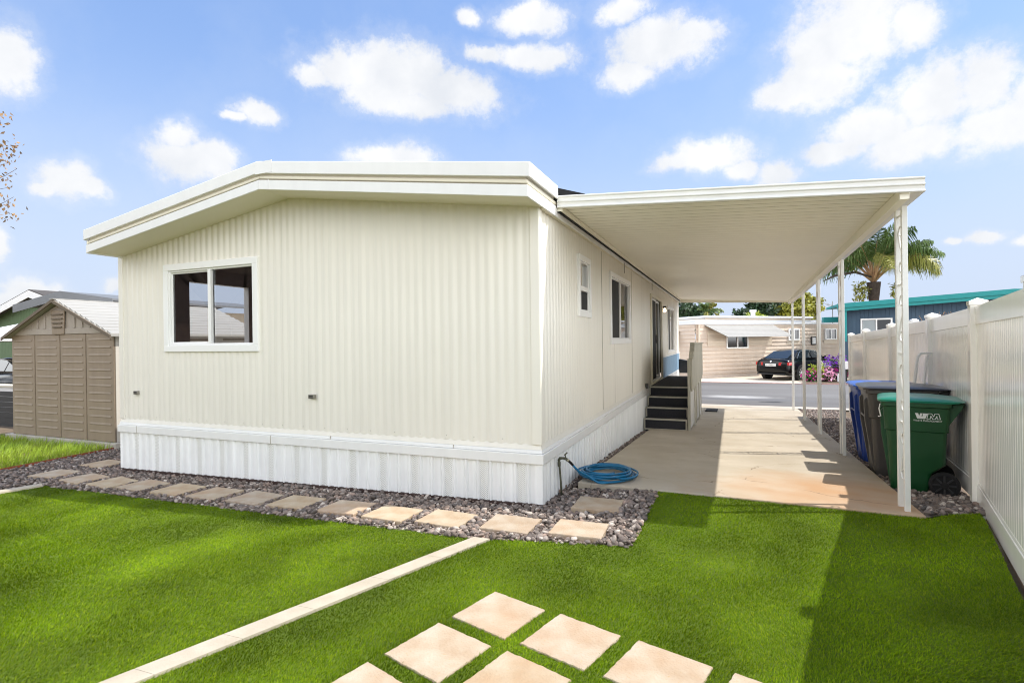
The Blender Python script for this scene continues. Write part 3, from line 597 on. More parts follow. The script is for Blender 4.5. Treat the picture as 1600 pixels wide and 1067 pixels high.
# ------------------------------------------------------------------ the mobile home
home = thing('mobile_home', 'cream mobile home with ribbed metal siding, white roof edge and white skirting', 'mobile home', (-3.07, 0, 0))
M['outlet_'] = mat('zinc_screw', '#b5b0a4', .4, metal=.6)
WL_, LEN = -6.14, 14.75
ZT = 2.865
def ztop(x):      # underside of the gable soffit along the front
    t = abs(x+3.07)/3.07
    return 3.29-(3.29-(2.865 if x > -3.07 else 2.83))*min(t, 1.0)
FW = (-5.145, -3.655, 1.60, 2.575)      # front window opening
def rib(u, pitch, amp):
    c = .5+.5*math.cos(2*PI*u/pitch); return amp*(c**.8)
def rib_wall(mb, place, u0, u1, zb, zt, pitch, amp, holes=(), per=8, mi=0, prof=None):
    us = sorted(set(np.round(np.arange(u0, u1, pitch/per), 5).tolist()+[u1]+[h[i] for h in holes for i in (0, 1)]))
    pf = prof or (lambda u: rib(u, pitch, amp))
    for a, b in zip(us, us[1:]):
        if b-a < 1e-5: continue
        m = (a+b)/2; spans = [[(zb(a), zb(b)), (zt(a), zt(b))]]
        for h in holes:
            if h[0]-1e-6 < m < h[1]+1e-6:
                new = []
                for lo, hi in spans:
                    if lo[0] < h[2] < hi[0]: new.append([lo, (h[2], h[2])])
                    if lo[0] < h[3] < hi[0]: new.append([(h[3], h[3]), hi])
                spans = new
        k = mi(m) if callable(mi) else mi
        for lo, hi in spans:
            mb.quad(place(a, pf(a), lo[0]), place(b, pf(b), lo[1]), place(b, pf(b), hi[1]), place(a, pf(a), hi[0]), k)
front = lambda u, d, z: (u, -d, z)
side = lambda u, d, z: (d, u, z)
left = lambda u, d, z: (WL_-d, u, z)
back = lambda u, d, z: (u, LEN+d, z)
c_ = lambda v: (lambda u: v)
mb = MB(); rib_wall(mb, front, WL_+.07, -.07, c_(.6), lambda u: ztop(u)+.02, .1028, .0125, [FW]); mb.build('wall', M['siding'], home, smooth=True)
SH = [(1.49, 1.925, 2.26, 2.57), (1.49, 1.925, 1.955, 2.22), (3.3, 4.9, 1.605, 2.565), (7.72, 9.62, .57, 2.56), (11.25, 12.95, 1.25, 2.5)]
SH = [(1.47, 1.925, 1.955, 2.57)]+SH[2:]
mb = MB(); rib_wall(mb, side, .05, 7.6, c_(.6), c_(2.87), .1028, .011, SH); rib_wall(mb, side, 7.6, LEN-.06, lambda u: 1.105 if u > 9.7 else .6, c_(2.87), .1028, .011, [h for h in SH if h[0] > 7], per=6)
mb.build('wall', M['siding'], home, smooth=True)
mb = MB(); rib_wall(mb, left, 0, LEN, c_(.6), c_(2.83), .1028, .011, [(.95, 2.06, 1.6, 2.58)], per=4); mb.build('wall', M['siding'], home, smooth=True)
mb = MB(); mb.quad((WL_, LEN, .6), (0, LEN, .6), (0, LEN, 2.87), (WL_, LEN, 2.83)); mb.prism([(WL_, LEN, 2.83), (0, LEN, 2.87), (-3.07, LEN, 3.29)], (0, .01, 0)); mb.build('wall', M['siding'], home)
mb = MB()
for x, y, sx, sy in ((0, 0, 1, -1), (WL_, 0, -1, -1), (0, LEN, 1, 1)):
    mb.box(min(x-sx*.075, x+sx*.016), max(x-sx*.075, x+sx*.016), min(y+sy*.022, y+sy*.001), max(y+sy*.022, y+sy*.001), .6, 2.9)
    mb.box(min(x+sx*.022, x+sx*.001), max(x+sx*.022, x+sx*.001), min(y-sy*.055, y+sy*.0155), max(y-sy*.055, y+sy*.0155), .6, 2.9)
mb.each('corner_trim', M['siding'], home, bevel=.004)
# upright seams where the siding sheets lap
mb = MB()
for x in (-5.87, -4.31, -3.2): 
    mb.box(x-.0022, x+.0022, -.0105, -.003, .605, ztop(x)) if not (FW[0] < x < FW[1]) else (mb.box(x-.0022, x+.0022, -.0105, -.003, .605, FW[2]), mb.box(x-.0022, x+.0022, -.0105, -.003, FW[3]+.07, ztop(x)))
for y in (1.04, 2.72, 3.58, 5.2, 6.4):
    if 3.3 < y < 4.9: mb.box(.002, .0085, y-.005, y+.005, .605, 1.55)
    else: mb.box(.002, .0085, y-.005, y+.005, .605, 2.86)
M['seam'] = mat('seam_grey', '#aca495', .6); mb.each('seam', M['seam'], home)
mb = MB(); mb.box(.002, .03, 9.72, LEN-.02, .56, 1.1); mb.build('blue_panel', M['blue'], home)
mb = MB(); mb.box(.002, .036, 9.72, LEN, 1.1, 1.135); mb.box(.0, .034, LEN-.09, LEN+.012, .0, 1.1); mb.each('panel_cap', M['white'], home)

mb = MB()
for i in range(58):
    x = -6.05+i*.1028*1.02
    if i % 3 == 0: mb.disc_ring((x, -.0135, .64), (0, -1, 0), [(.005, 0), (.0035, .003)], 6)
mb.build('screws', M['outlet_'], home)['kind'] = 'stuff'
# skirting: raised ribs, every third bay perforated
def skprof(u):
    v = u % .134
    d = .0
    if v < .032: d = .028*math.sin(PI*v/.032)**.5 if v > 0 else 0
    elif .076 < v < .12: d = .013*min(1, (v-.076)/.005, (.12-v)/.005)
    return d+.008
def gnd_front(u): return .0213*min(0, u)-.05
mb = MB(); rib_wall(mb, lambda u, d, z: (u, -d, z), WL_, .0, gnd_front, c_(.47), .134, 0, per=16, prof=skprof, mi=lambda u: 1 if (u % .402) > .17 and (u % .402) < .25 else 0)
mb.build('skirt', [M['skirt'], M['perf']], home)
mb = MB(); rib_wall(mb, side, 0., LEN, lambda u: H(.05, u)-.08, c_(.47), .134, 0, per=16, prof=skprof); mb.build('skirt', M['skirt'], home)
mb = MB(); rib_wall(mb, left, 0., LEN, c_(-.25), c_(.47), .134, 0, per=8, prof=skprof); mb.build('skirt', M['skirt'], home)
mb = MB(); mb.hexa([(WL_-.02, -.044, -.2), (.045, -.044, -.06), (.045, -.004, -.06), (WL_-.02, -.004, -.2), (WL_-.02, -.044, -.085), (.045, -.044, .036), (.045, -.004, .036), (WL_-.02, -.004, -.085)])
mb.hexa([(.004, -.0435, -.1), (.0455, -.0435, -.1), (.045, 6., -.4), (.004, 6., -.4), (.004, -.0435, .0355), (.0455, -.0435, .0355), (.045, 6., -.26), (.004, 6., -.26)])
mb.build('bottom_rail', M['base'], home)
mb = MB(); mb.hexa([(-.03, -.03, -.05), (.03, -.03, -.05), (.03, .05, -.05), (-.03, .05, -.05), (-.03, -.03, .47), (.03, -.03, .47), (.03, .05, .47), (-.03, .05, .47)]); mb.build('skirt_corner', M['skirt'], home, bevel=.012, seg=3)
# belt: lower board, rounded ledge and the sloping flashing up to the siding
def belt(mb, p, z0, z1, d0, d1, d2=None):
    d2 = d1 if d2 is None else d2
    # around front and right side
    mb.hexa([(WL_-d1, -d1, z0), (d1, -d1, z0), (d0, -d0, z0), (WL_-d0, -d0, z0), (WL_-d2, -d2, z1), (d2, -d2, z1), (d0, -d0, z1), (WL_-d0, -d0, z1)])
    mb.hexa([(d0, -d0, z0), (d1, -d1, z0), (d1, LEN, z0), (d0, LEN, z0), (d0, -d0, z1), (d2, -d2, z1), (d2, LEN, z1), (d0, LEN, z1)])
mb = MB(); belt(mb, 0, .417, .514, .0, .042); mb.build('belt_board', M['white'], home, bevel=.006)
mb = MB(); belt(mb, 0, .516, .552, -.01, .03, .02); mb.build('belt_ledge', M['white'], home, bevel=.006)
mb = MB(); belt(mb, 0, .553, .604, -.015, .02, .004); mb.build('belt_flashing', M['siding'], home)
mb = MB()
for x in (-5.78, -3.38): mb.box(x-.003, x+.003, -.0445, -.038, .417, .514)
for x in (-.93, -2.5): mb.box(x-.002, x+.002, -.0325, -.015, .517, .552)
mb.each('belt_joint', M['seam'], home)

# roof
XR, XL, YF = .075, -6.1, -.45
def roofz(x, top=True):
    t = abs(x+3.07)/(3.07+(XR if x > -3.07 else .0))
    return 3.6-(3.6-(3.165 if x > -3.07 else 3.118))*min(1.02, t)
def chev(mb, y0, y1, a, b, xr, xl):      # gable band between roof height minus a and minus b
    for x0, x1 in ((xl, -3.07), (-3.07, xr)):
        mb.hexa([(x0, y0, roofz(x0)-b), (x1, y0, roofz(x1)-b), (x1, y1, roofz(x1)-b), (x0, y1, roofz(x0)-b), (x0, y0, roofz(x0)-a), (x1, y0, roofz(x1)-a), (x1, y1, roofz(x1)-a), (x0, y1, roofz(x0)-a)])
mb = MB(); chev(mb, YF+.03, LEN+.3, .004, .1, XR-.03, XL+.03); mb.build('roof', M['white'], home)
mb = MB(); chev(mb, YF-.022, YF, 0, .132, XR+.022, XL-.02)
mb.box(XR, XR+.022, YF, .37, roofz(XR)-.132, roofz(XR)); mb.box(XL-.02, XL, YF, LEN+.3, 2.985, 3.117); mb.build('roof_edge', M['white'], home, bevel=.006)
mb = MB(); chev(mb, YF+.03, YF+.045, .1, .21, XR-.03, XL+.03); chev(mb, YF+.008, YF+.029, .152, .184, XR-.008, XL+.008); mb.box(XR-.045, XR-.03, YF+.045, LEN+.2, roofz(XR)-.21, roofz(XR)-.1); mb.box(XR-.029, XR-.008, YF+.029, LEN+.2, roofz(XR)-.184, roofz(XR)-.152); mb.box(XL+.01, XL+.03, YF, LEN, 2.93, 2.98)
mb.build('roof_moulding', M['soffit'], home, bevel=.006)
mb = MB(); chev(mb, YF-.004, YF+.016, .2, .303, XR-.002, XL+.004); mb.box(XR-.022, XR-.002, YF+.016, LEN+.2, 2.862, 2.965); mb.box(XL+.004, XL+.024, YF, LEN, 2.815, 2.928)
mb.build('fascia', M['white'], home, bevel=.004)
mb = MB()
for x0, x1 in ((XL+.02, -3.07), (-3.07, XR-.02)): mb.hexa([(x0, YF+.01, roofz(x0)-.296), (x1, YF+.01, roofz(x1)-.296), (x1, .02, roofz(x1)-.296), (x0, .02, roofz(x0)-.296), (x0, YF+.01, roofz(x0)-.28), (x1, YF+.01, roofz(x1)-.28), (x1, .02, roofz(x1)-.28), (x0, .02, roofz(x0)-.28)])
mb.box(-.02, XR-.021, .02, LEN, 2.868, 2.88); mb.build('soffit', M['soffit'], home)
mb = MB()
mb.hexa([(-2.93-.004, YF-.0065, roofz(-2.93)-.303), (-2.93+.004, YF-.0065, roofz(-2.93)-.303), (-2.93+.004, YF, roofz(-2.93)-.303), (-2.93-.004, YF, roofz(-2.93)-.303), (-2.93-.004, YF-.0065, roofz(-2.93)-.192), (-2.93+.004, YF-.0065, roofz(-2.93)-.192), (-2.93+.004, YF, roofz(-2.93)-.192), (-2.93-.004, YF, roofz(-2.93)-.192)])
mb.box(-3.1, -2.86, YF-.0255, YF-.02, 3.455, 3.585); mb.build('roof_edge_joint', M['white'], home)
mb = MB(); mb.hexa([(XR-.03, .374, 3.03), (.35, .42, 3.06), (.35, LEN, 3.06), (XR-.03, LEN, 3.03), (XR-.03, .374, 3.163), (.36, .42, 3.07), (.36, LEN, 3.07), (XR-.03, LEN, 3.163)]); mb.build('roof_flashing', M['flash'], home)

# room behind the windows
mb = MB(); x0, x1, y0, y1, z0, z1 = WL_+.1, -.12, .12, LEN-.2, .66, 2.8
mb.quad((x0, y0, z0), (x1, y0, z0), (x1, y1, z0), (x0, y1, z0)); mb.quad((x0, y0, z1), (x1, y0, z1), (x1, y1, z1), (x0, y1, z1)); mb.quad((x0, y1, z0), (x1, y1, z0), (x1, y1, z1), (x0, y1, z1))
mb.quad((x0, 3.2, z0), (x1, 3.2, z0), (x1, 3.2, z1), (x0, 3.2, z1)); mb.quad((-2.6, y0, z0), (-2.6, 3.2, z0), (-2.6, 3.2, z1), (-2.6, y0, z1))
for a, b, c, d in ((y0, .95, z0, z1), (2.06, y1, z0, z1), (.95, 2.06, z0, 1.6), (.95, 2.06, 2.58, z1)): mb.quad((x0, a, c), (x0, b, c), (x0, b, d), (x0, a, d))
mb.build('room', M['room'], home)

# windows
def window(axis, u0, u1, z0, z1, split, parent, w=.07, screen=None, glassw=.028, vertical=False, name='window'):
    """outer trim, sash bars and panes; axis 'f' front wall, 's' right side"""
    P = (lambda a, b, c, d, e, f_: (a, b, -d, -c, e, f_)) if axis == 'f' else (lambda a, b, c, d, e, f_: (c, d, a, b, e, f_))
    mb = MB(); D = .034
    mb.box(*P(u0-w, u1+w, .0, D, z1, z1+w)); mb.box(*P(u0-w, u1+w, .0, D, z0-w, z0)); mb.box(*P(u0-w, u0, .0, D, z0, z1)); mb.box(*P(u1, u1+w, .0, D, z0, z1))
    t = mb.build(name, M['vinylw'], parent, bevel=.005)
    mb = MB(); s = .022
    mb.box(*P(u0, u1, -.045, .012, z1-s, z1)); mb.box(*P(u0, u1, -.045, .012, z0, z0+s)); mb.box(*P(u0, u0+s, -.045, .012, z0+s, z1-s)); mb.box(*P(u1-s, u1, -.045, .012, z0+s, z1-s))
    if vertical: mb.box(*P(u0+s, u1-s, -.04, .018, split-.03, split+.03))
    else: mb.box(*P(split-.025, split+.025, -.04, .018, z0+s, z1-s))
    if not vertical:     # the sliding sash sits deeper
        a, b = (u0+s, split-.025); q = .02
        mb.box(*P(a, b, -.04, -.012, z1-s-q, z1-s)); mb.box(*P(a, b, -.04, -.012, z0+s, z0+s+q)); mb.box(*P(a, a+q, -.04, -.012, z0+s+q, z1-s-q))
    mb.build('sash', M['vinylw'], t, bevel=.003)
    mb = MB()
    if axis == 'f': mb.quad((u0, .02, z0), (u1, .02, z0), (u1, .02, z1), (u0, .02, z1))
    else: mb.quad((-.02, u0, z0), (-.02, u1, z0), (-.02, u1, z1), (-.02, u0, z1))
    mb.build('pane', M['glass'], t)
    if screen:
        a, b, c, d = screen; mb = MB(); mb.box(*P(a, b, -.008, -.004, c, d)); mb.build('insect_screen', M['screen'], t)
    return t
window('f', *FW, -4.40, home, w=.085)
window('s', 1.47, 1.925, 1.955, 2.57, 2.235, home, w=.07, vertical=True, screen=(1.49, 1.905, 1.97, 2.2))
window('s', 3.3, 4.9, 1.605, 2.565, 4.06, home, w=.075, screen=(3.32, 4.03, 1.63, 2.54))
window('s', 11.25, 12.95, 1.25, 2.5, 11.95, home, w=.06, screen=(11.27, 11.92, 1.28, 2.47))
# left wall window (seen through the front one)
mb = MB(); mb.box(WL_-.02, WL_+.09, .9, .95, 1.55, 2.63); mb.box(WL_-.02, WL_+.09, 2.06, 2.11, 1.55, 2.63); mb.box(WL_-.02, WL_+.09, .95, 2.06, 2.58, 2.63); mb.box(WL_-.02, WL_+.09, .95, 2.06, 1.55, 1.6); mb.build('window', M['vinylw'], home)
# sliding door
mb = MB(); y0, y1, z0, z1 = 7.72, 9.62, .6, 2.56
mb.box(0, .05, y0-.1, y0, .56, z1+.08); mb.box(0, .05, y1, y1+.1, .56, z1+.08); mb.box(0, .05, y0, y1, z1, z1+.08); mb.box(0, .06, y0, y1, .56, z0); dr = mb.build('sliding_door', M['soffit'], home, bevel=.005)
mb = MB(); 
for a, b, d in ((y0, 8.62, .0), (8.58, y1, -.035)):
    mb.box(-.03+d, .012+d, a, a+.05, z0, z1); mb.box(-.03+d, .012+d, b-.05, b, z0, z1); mb.box(-.03+d, .012+d, a+.05, b-.05, z1-.05, z1); mb.box(-.03+d, .012+d, a+.05, b-.05, z0, z0+.06)
mb.build('door_frame', M['vinylw'], dr, bevel=.004)
mb = MB(); mb.quad((-.01, y0, z0), (-.01, 8.6, z0), (-.01, 8.6, z1), (-.01, y0, z1)); mb.quad((-.045, 8.6, z0), (-.045, y1, z0), (-.045, y1, z1), (-.045, 8.6, z1)); mb.build('pane', M['glass'], dr)
mb = MB(); mb.box(.013, .017, y0+.05, 8.55, z0+.06, z1-.05); mb.build('insect_screen', M['screen'], dr)
mb = MB(); mb.box(.013, .04, 8.5, 8.53, 1.5, 1.7); mb.build('handle', M['dark'], dr)
# outlets
M['outlet'] = mat('grey_metal', '#8f8b80', .5, metal=.3)
for x, z in ((-5.795, .965), (-2.758, .993)):
    mb = MB(); mb.box(x-.04, x+.04, -.045, -.005, z-.024, z+.024); o = mb.build('vent', M['outlet'], home, bevel=.004)
    mb = MB(); mb.box(x-.03, x+.03, -.049, -.046, z-.015, z-.004); mb.box(x-.03, x+.03, -.049, -.046, z+.003, z+.014); mb.build('slot', M['dark'], o)
mb = MB(); mb.box(.0, .06, 6.74, 6.86, .55, .66); mb.build('outlet_box', mat('dark_grey_plastic', '#4a4a46', .5), home, bevel=.006)
# wall lamp, lit
mb = MB(); mb.box(0, .12, 9.86, 9.98, 2.42, 2.47); mb.box(0, .03, 9.87, 9.97, 2.3, 2.47); lp = mb.build('wall_lamp', M['dark'], home, bevel=.004)
mb = MB(); mb.disc_ring((.08, 9.92, 2.36), (0, 0, 1), [(.005, -.055), (.03, -.045), (.042, -.015), (.036, .02), (.018, .05), (.012, .06)], 14)
bm_ = bpy.data.materials.new('lamp_glow'); bm_.use_nodes = True; pb = bm_.node_tree.nodes['Principled BSDF']; pb.inputs['Base Color'].default_value = (1, .8, .5, 1); pb.inputs['Emission Color'].default_value = (1, .72, .38, 1); pb.inputs['Emission Strength'].default_value = 5
mb.build('bulb', bm_, lp, smooth=True)
# small clips hanging from the eave
mb = MB()
for y in (4.1, 7.5): mb.box(.075, .085, y-.01, y+.01, 2.7, 2.87)
mb.each('eave_clip', M['outlet'], home)

# mailbox
t = thing('mailbox', 'black mailbox hanging at the far end of the blue wall panel', 'mailbox', (.16, LEN-.1, .6))
mb = MB(); mb.box(.036, .32, LEN-.3, LEN+.02, .42, .82); mb.build('box', M['dark'], t, bevel=.02)
mb = MB(); mb.hexa([(.03, LEN-.31, .823), (.34, LEN-.31, .823), (.34, LEN+.03, .823), (.03, LEN+.03, .823), (.03, LEN-.31, .9), (.34, LEN-.31, .84), (.34, LEN+.03, .84), (.03, LEN+.03, .9)]); mb.build('lid', M['dark'], t, bevel=.008)

# ------------------------------------------------------------------ porch steps
st = thing('porch_steps', 'dark carpeted porch steps with pale nosings and a weathered wooden rail', 'steps', (.45, 8, -.3))
X0, X1 = .045, .89; ty = [6.24, 6.52, 6.80, 7.08]; tz = [0.0, .195, .39, .575]; zb = [slabz(6.24)-.02]+tz[:-1]
for i in range(4):
    yb = ty[i+1] if i < 3 else 10.6; zz = slabz(ty[i])-.25
    mb = MB(); mb.box(X0+.03, X1-.03, ty[i]+.004, yb+.02, zz, tz[i]-.03 if i < 3 else tz[i]-.03); mb.build('riser', M['carpet'], st)
    mb = MB(); mb.box(X0+.02, X1-.02, ty[i]+.035, yb+.005, tz[i]-.03, tz[i]); mb.build('tread', M['carpet'], st)
    mb = MB(); mb.box(X0, X1, ty[i]-.012, ty[i]+.034, tz[i]-.028, tz[i]+.002); mb.box(X0, X0+.03, ty[i]-.008, ty[i]+.0, zb[i]-.0, tz[i]-.028); mb.box(X1-.034, X1, ty[i]-.008, ty[i]+.0, zb[i]-.0, tz[i]-.028)
    if i == 0: mb.box(X0+.03, X1-.034, ty[i]-.008, ty[i]+.002, zb[i], zb[i]+.03)
    mb.box(X1-.029, X1, ty[i]+.0, yb-.013, zz, tz[i]-.03); mb.build('nosing', M['nosing'], st, bevel=.004)
rl = MB()      # ply-clad rail: sloping front edge, level top
poly = [(.96, 6.22, .62), (.96, 6.22, 1.2), (.96, 6.7, 1.49), (.96, 10.4, 1.46), (.96, 10.4, .62)]
rl.prism(poly, (.035, 0, 0)); rp_ = rl.build('rail_panel', M['weather'], st, bevel=.004)
mb = MB(); pp = [(.94, 6.2, 1.2), (.94, 6.69, 1.495), (.94, 10.42, 1.465)]
for a, b in zip(pp, pp[1:]): mb.bar((.977, a[1], a[2]+.012), (.977, b[1], b[2]+.012), .09, .03)
mb.build('handrail', M['weather'], st, bevel=.006)
for y, z1 in ((6.24, 1.2), (8.3, .66), (10.36, 1.46)):
    mb = MB(); mb.box(.905, .955, y-.045, y+.045, slabz(y)-.02, z1); mb.build('post', M['weather'], st, bevel=.005)
M['panelw'] = mat('faded_white_panel', '#d6d4cc', .7, streak=.15)
mb = MB(); mb.hexa([(.90, 6.3, slabz(6.3)+.02), (.935, 6.3, slabz(6.3)+.02), (.935, 10.3, slabz(10.3)+.02), (.90, 10.3, slabz(10.3)+.02), (.90, 6.3, .62), (.935, 6.3, .62), (.935, 10.3, .62), (.90, 10.3, .62)]); mb.build('side_panel', M['panelw'], st)
mb = MB(); 
for y in (7.3, 8.9): mb.box(.961, .985, y-.04, y+.04, slabz(y), .62)
mb.box(.961, .985, 6.3, 10.3, .55, .618); mb.each('batten', M['weather'], st, bevel=.004)
mb = MB(); mb.box(.93, .95, 5.9, 6.0, 0, .0) if False else None
t = thing('doormat', 'black rubber mat on the driveway just past the porch rail', 'mat', (1.05, 11.9, slabz(11.9)))
y = 11.9; mb = MB(); mb.hexa([(1.0, y-.55, slabz(y-.55)+.002), (1.32, y-.55, slabz(y-.55)+.002), (1.32, y+.45, slabz(y+.45)+.002), (1.0, y+.45, slabz(y+.45)+.002), (1.0, y-.55, slabz(y-.55)+.03), (1.32, y-.55, slabz(y-.55)+.03), (1.32, y+.45, slabz(y+.45)+.03), (1.0, y+.45, slabz(y+.45)+.03)])
mb.build('mat', M['rubber'], t, bevel=.008)

# ------------------------------------------------------------------ carport
cp = thing('carport', 'white aluminium carport with ribbed pan roof on paired scrollwork posts', 'carport', (3.1, .4, slabz(.4)))
A_, B_, C_, D_ = Vector((.085, .40, 2.965)), Vector((3.06, .41, 2.80)), Vector((3.38, 13.55, 2.705)), Vector((.085, 14.55, 2.955))
def cpt(s, t): return (A_*(1-s)+B_*s)*(1-t)+(D_*(1-s)+C_*s)*t
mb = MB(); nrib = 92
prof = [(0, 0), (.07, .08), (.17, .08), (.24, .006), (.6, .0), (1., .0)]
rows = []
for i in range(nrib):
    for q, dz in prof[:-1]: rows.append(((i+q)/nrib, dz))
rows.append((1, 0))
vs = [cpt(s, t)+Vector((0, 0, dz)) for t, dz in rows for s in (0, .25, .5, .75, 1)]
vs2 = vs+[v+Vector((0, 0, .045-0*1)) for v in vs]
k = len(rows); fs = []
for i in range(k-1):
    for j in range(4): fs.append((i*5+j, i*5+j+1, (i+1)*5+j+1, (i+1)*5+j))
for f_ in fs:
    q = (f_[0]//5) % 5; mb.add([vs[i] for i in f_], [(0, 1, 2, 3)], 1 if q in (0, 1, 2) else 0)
M['panshade'] = mat('pan_joint_shade', '#b5ad98', .5); mb.build('pan_roof', [M['pan'], M['panshade']], cp)  # darker groove faces: shade of the joints put into the colour
mb = MB(); top = [cpt(0, 0)+Vector((0, 0, .075)), cpt(1, 0)+Vector((0, 0, .075)), cpt(1, 1)+Vector((0, 0, .075)), cpt(0, 1)+Vector((0, 0, .075))]; mb.quad(*top); mb.build('roof_sheet', M['white'], cp)
# front fascia with two rolled beads
def fascia_run(p0, p1, out, h, name):
    p0 = Vector(p0); p1 = Vector(p1); out = Vector(out); pr = [(0, 0), (.018, .0), (.024, .006), (.02, .014), (.012, .03), (.014, .05), (.024, .058), (.024, .066), (.013, .074), (.012, .098), (.022, .108), (.022, .116), (.012, .122), (0, .122)]
    mb = MB(); mb.loft([[p+out*a+Vector((0, 0, b*h/.122)) for a, b in pr] for p in (p0, p1)], True); return mb.build(name, M['metalpost'], cp)
fascia_run((.085, .385, 2.945), (3.165, .40, 2.755), (0, -1, 0), .125, 'front_fascia')
fascia_run((.085, 14.56, 2.85), (3.49, 13.57, 2.66), (.29, .957, 0), .15, 'rear_fascia')
mb = MB(); mb.hexa([(.085, 14.53, 2.845), (3.4, 13.54, 2.66), (3.4, 13.57, 2.66), (.085, 14.56, 2.845), (.085, 14.53, 2.97), (3.4, 13.54, 2.74), (3.4, 13.57, 2.74), (.085, 14.56, 2.97)]); mb.build('rear_beam', M['pan'], cp)
mb = MB()     # outer beam under the pan ends, and the gutter outside it
for (xa0, xa1, za0, za1), (xb0, xb1, zb0, zb1) in (((3.0, 3.065, 2.715, 2.80), (3.33, 3.395, 2.62, 2.705)),):
    mb.hexa([(xa0, .41, za0), (xa1, .41, za0), (xb1, 13.55, zb0), (xb0, 13.55, zb0), (xa0, .41, za1), (xa1, .41, za1), (xb1, 13.55, zb1), (xb0, 13.55, zb1)])
mb.build('beam', M['pan'], cp)
mb = MB(); mb.hexa([(3.068, .40, 2.755), (3.165, .40, 2.755), (3.49, 13.56, 2.66), (3.393, 13.56, 2.66), (3.068, .40, 2.765), (3.165, .40, 2.765), (3.49, 13.56, 2.67), (3.393, 13.56, 2.67)])
mb.hexa([(3.155, .40, 2.766), (3.165, .40, 2.766), (3.49, 13.56, 2.671), (3.48, 13.56, 2.671), (3.155, .40, 2.875), (3.165, .40, 2.875), (3.49, 13.56, 2.78), (3.48, 13.56, 2.78)]); mb.build('gutter', M['metalpost'], cp, bevel=.004)
mb = MB(); mb.hexa([(.075, .40, 2.915), (.13, .40, 2.915), (.13, 14.5, 2.905), (.075, 14.5, 2.905), (.075, .40, 2.96), (.13, .40, 2.96), (.13, 14.5, 2.95), (.075, 14.5, 2.95)]); mb.build('wall_hanger', M['pan'], cp)
mb = MB(); mb.hexa([(.0755, .40, 2.908), (.11, .40, 2.908), (.11, 14.5, 2.898), (.0755, 14.5, 2.898), (.0755, .40, 2.914), (.11, .40, 2.914), (.11, 14.5, 2.904), (.0755, 14.5, 2.904)]); mb.build('gap_seal', M['flash'], cp)
def resample(p, k=3):
    out = []
    for i in range(len(p)-1):
        p0, p1, p2, p3 = [Vector(p[max(0, min(len(p)-1, i+d))]) for d in (-1, 0, 1, 2)]
        for j in range(k):
            s = j/k; out.append(.5*((2*p1)+(p2-p0)*s+(2*p0-5*p1+4*p2-p3)*s*s+(3*p1-p0-3*p2+p3)*s**3))
    return out+[Vector(p[-1])]
def scroll(c, r, a0, a1, n=14):     # flat spiral in the y-z plane
    return [(c[0], c[1]+(r*(1-.62*i/n))*math.cos(a0+(a1-a0)*i/n), c[2]+(r*(1-.62*i/n))*math.sin(a0+(a1-a0)*i/n)) for i in range(n+1)]
for k, (x, y) in enumerate(((3.098, .70), (3.178, 3.97), (3.25, 6.69), (3.33, 9.72), (3.415, 13.1))):
    zb_ = slabz(y)-.005; zt_ = 2.72-.0074*(y-.4)
    mb = MB(); mb.box(x-.021, x+.021, y-.021, y+.021, zb_, zt_); p = mb.build('post', M['metalpost'], cp, bevel=.004)
    mb = MB(); mb.box(x-.021, x+.021, y+.17, y+.212, zb_-.01, zt_-.002); mb.build('post', M['metalpost'], cp, bevel=.004)
    hh = (zt_-zb_)/4.35
    for q in range(4):
        z = zb_+.18+q*hh; s = 1 if q % 2 == 0 else -1; yc = y+.095
        up = scroll((x, yc, z+hh*.70), .068, PI if s > 0 else 0, (PI if s > 0 else 0)-s*1.75*PI)     # curls over the top
        dn = scroll((x, yc, z+hh*.22), .068, 0 if s > 0 else PI, (0 if s > 0 else PI)-s*1.75*PI)     # and back under
        mb = MB(); mb.tube(resample(up[::-1]+[(x, yc-s*.03, z+hh*.52), (x, yc, z+hh*.46), (x, yc+s*.03, z+hh*.40)]+dn, 2), .0075, 6); mb.build('scroll', M['metalpost'], p, smooth=True)
        mb = MB(); mb.bar((x, y+.019, z+hh*.95), (x, y+.172, z+hh*.95), .014, .014); mb.build('crossbar', M['metalpost'], p)

# ------------------------------------------------------------------ white vinyl fence
fn = thing('vinyl_fence', 'long glossy white vinyl privacy fence with capped posts on the right', 'fence', (3.86, 1.486, 0))
FP = [(2.83, -3.24, 1.98), (3.31, -.98, 1.965), (3.863, 1.486, 1.95), (4.166, 3.79, 1.90), (4.28, 6.21, 1.83), (4.378, 8.63, 1.77), (4.56, 11.18, 1.70)]
FP = [(2.3, -5.6, 1.98)]+FP
def capped(x, y, ang, zc):
    mb = MB(); w = .064; mb.box(-w, w, -w, w, zc-2.05, zc-.07); o = mb.build('post', M['vinyl'], fn, bevel=.006)
    mb = MB(); w2 = .072; mb.box(-w2, w2, -w2, w2, zc-.07, zc-.035); mb.prism([(-w2, -w2, zc-.0345), (w2, -w2, zc-.0345), (w2, w2, zc-.0345), (-w2, w2, zc-.0345)], (0, 0, .001))
    mb.add([(-w2, -w2, zc-.033), (w2, -w2, zc-.033), (w2, w2, zc-.033), (-w2, w2, zc-.033), (0, 0, zc)], [(0, 1, 4), (1, 2, 4), (2, 3, 4), (3, 0, 4)])
    c = mb.build('cap', M['vinyl'], o, bevel=.003)
    org = ORG[fn.name]
    for ob in (o, c):
        for v in ob.data.vertices:
            p = v.co+org; q = Matrix.Rotation(ang, 3, 'Z')@p; v.co = Vector((q.x+x, q.y+y, q.z))-org
    return o
for i, (x, y, zc) in enumerate(FP):
    a = FP[min(i+1, len(FP)-1)]; b = FP[max(i-1, 0)]; ang = math.atan2(a[1]-b[1], a[0]-b[0])-PI/2
    capped(x, y, ang, zc)
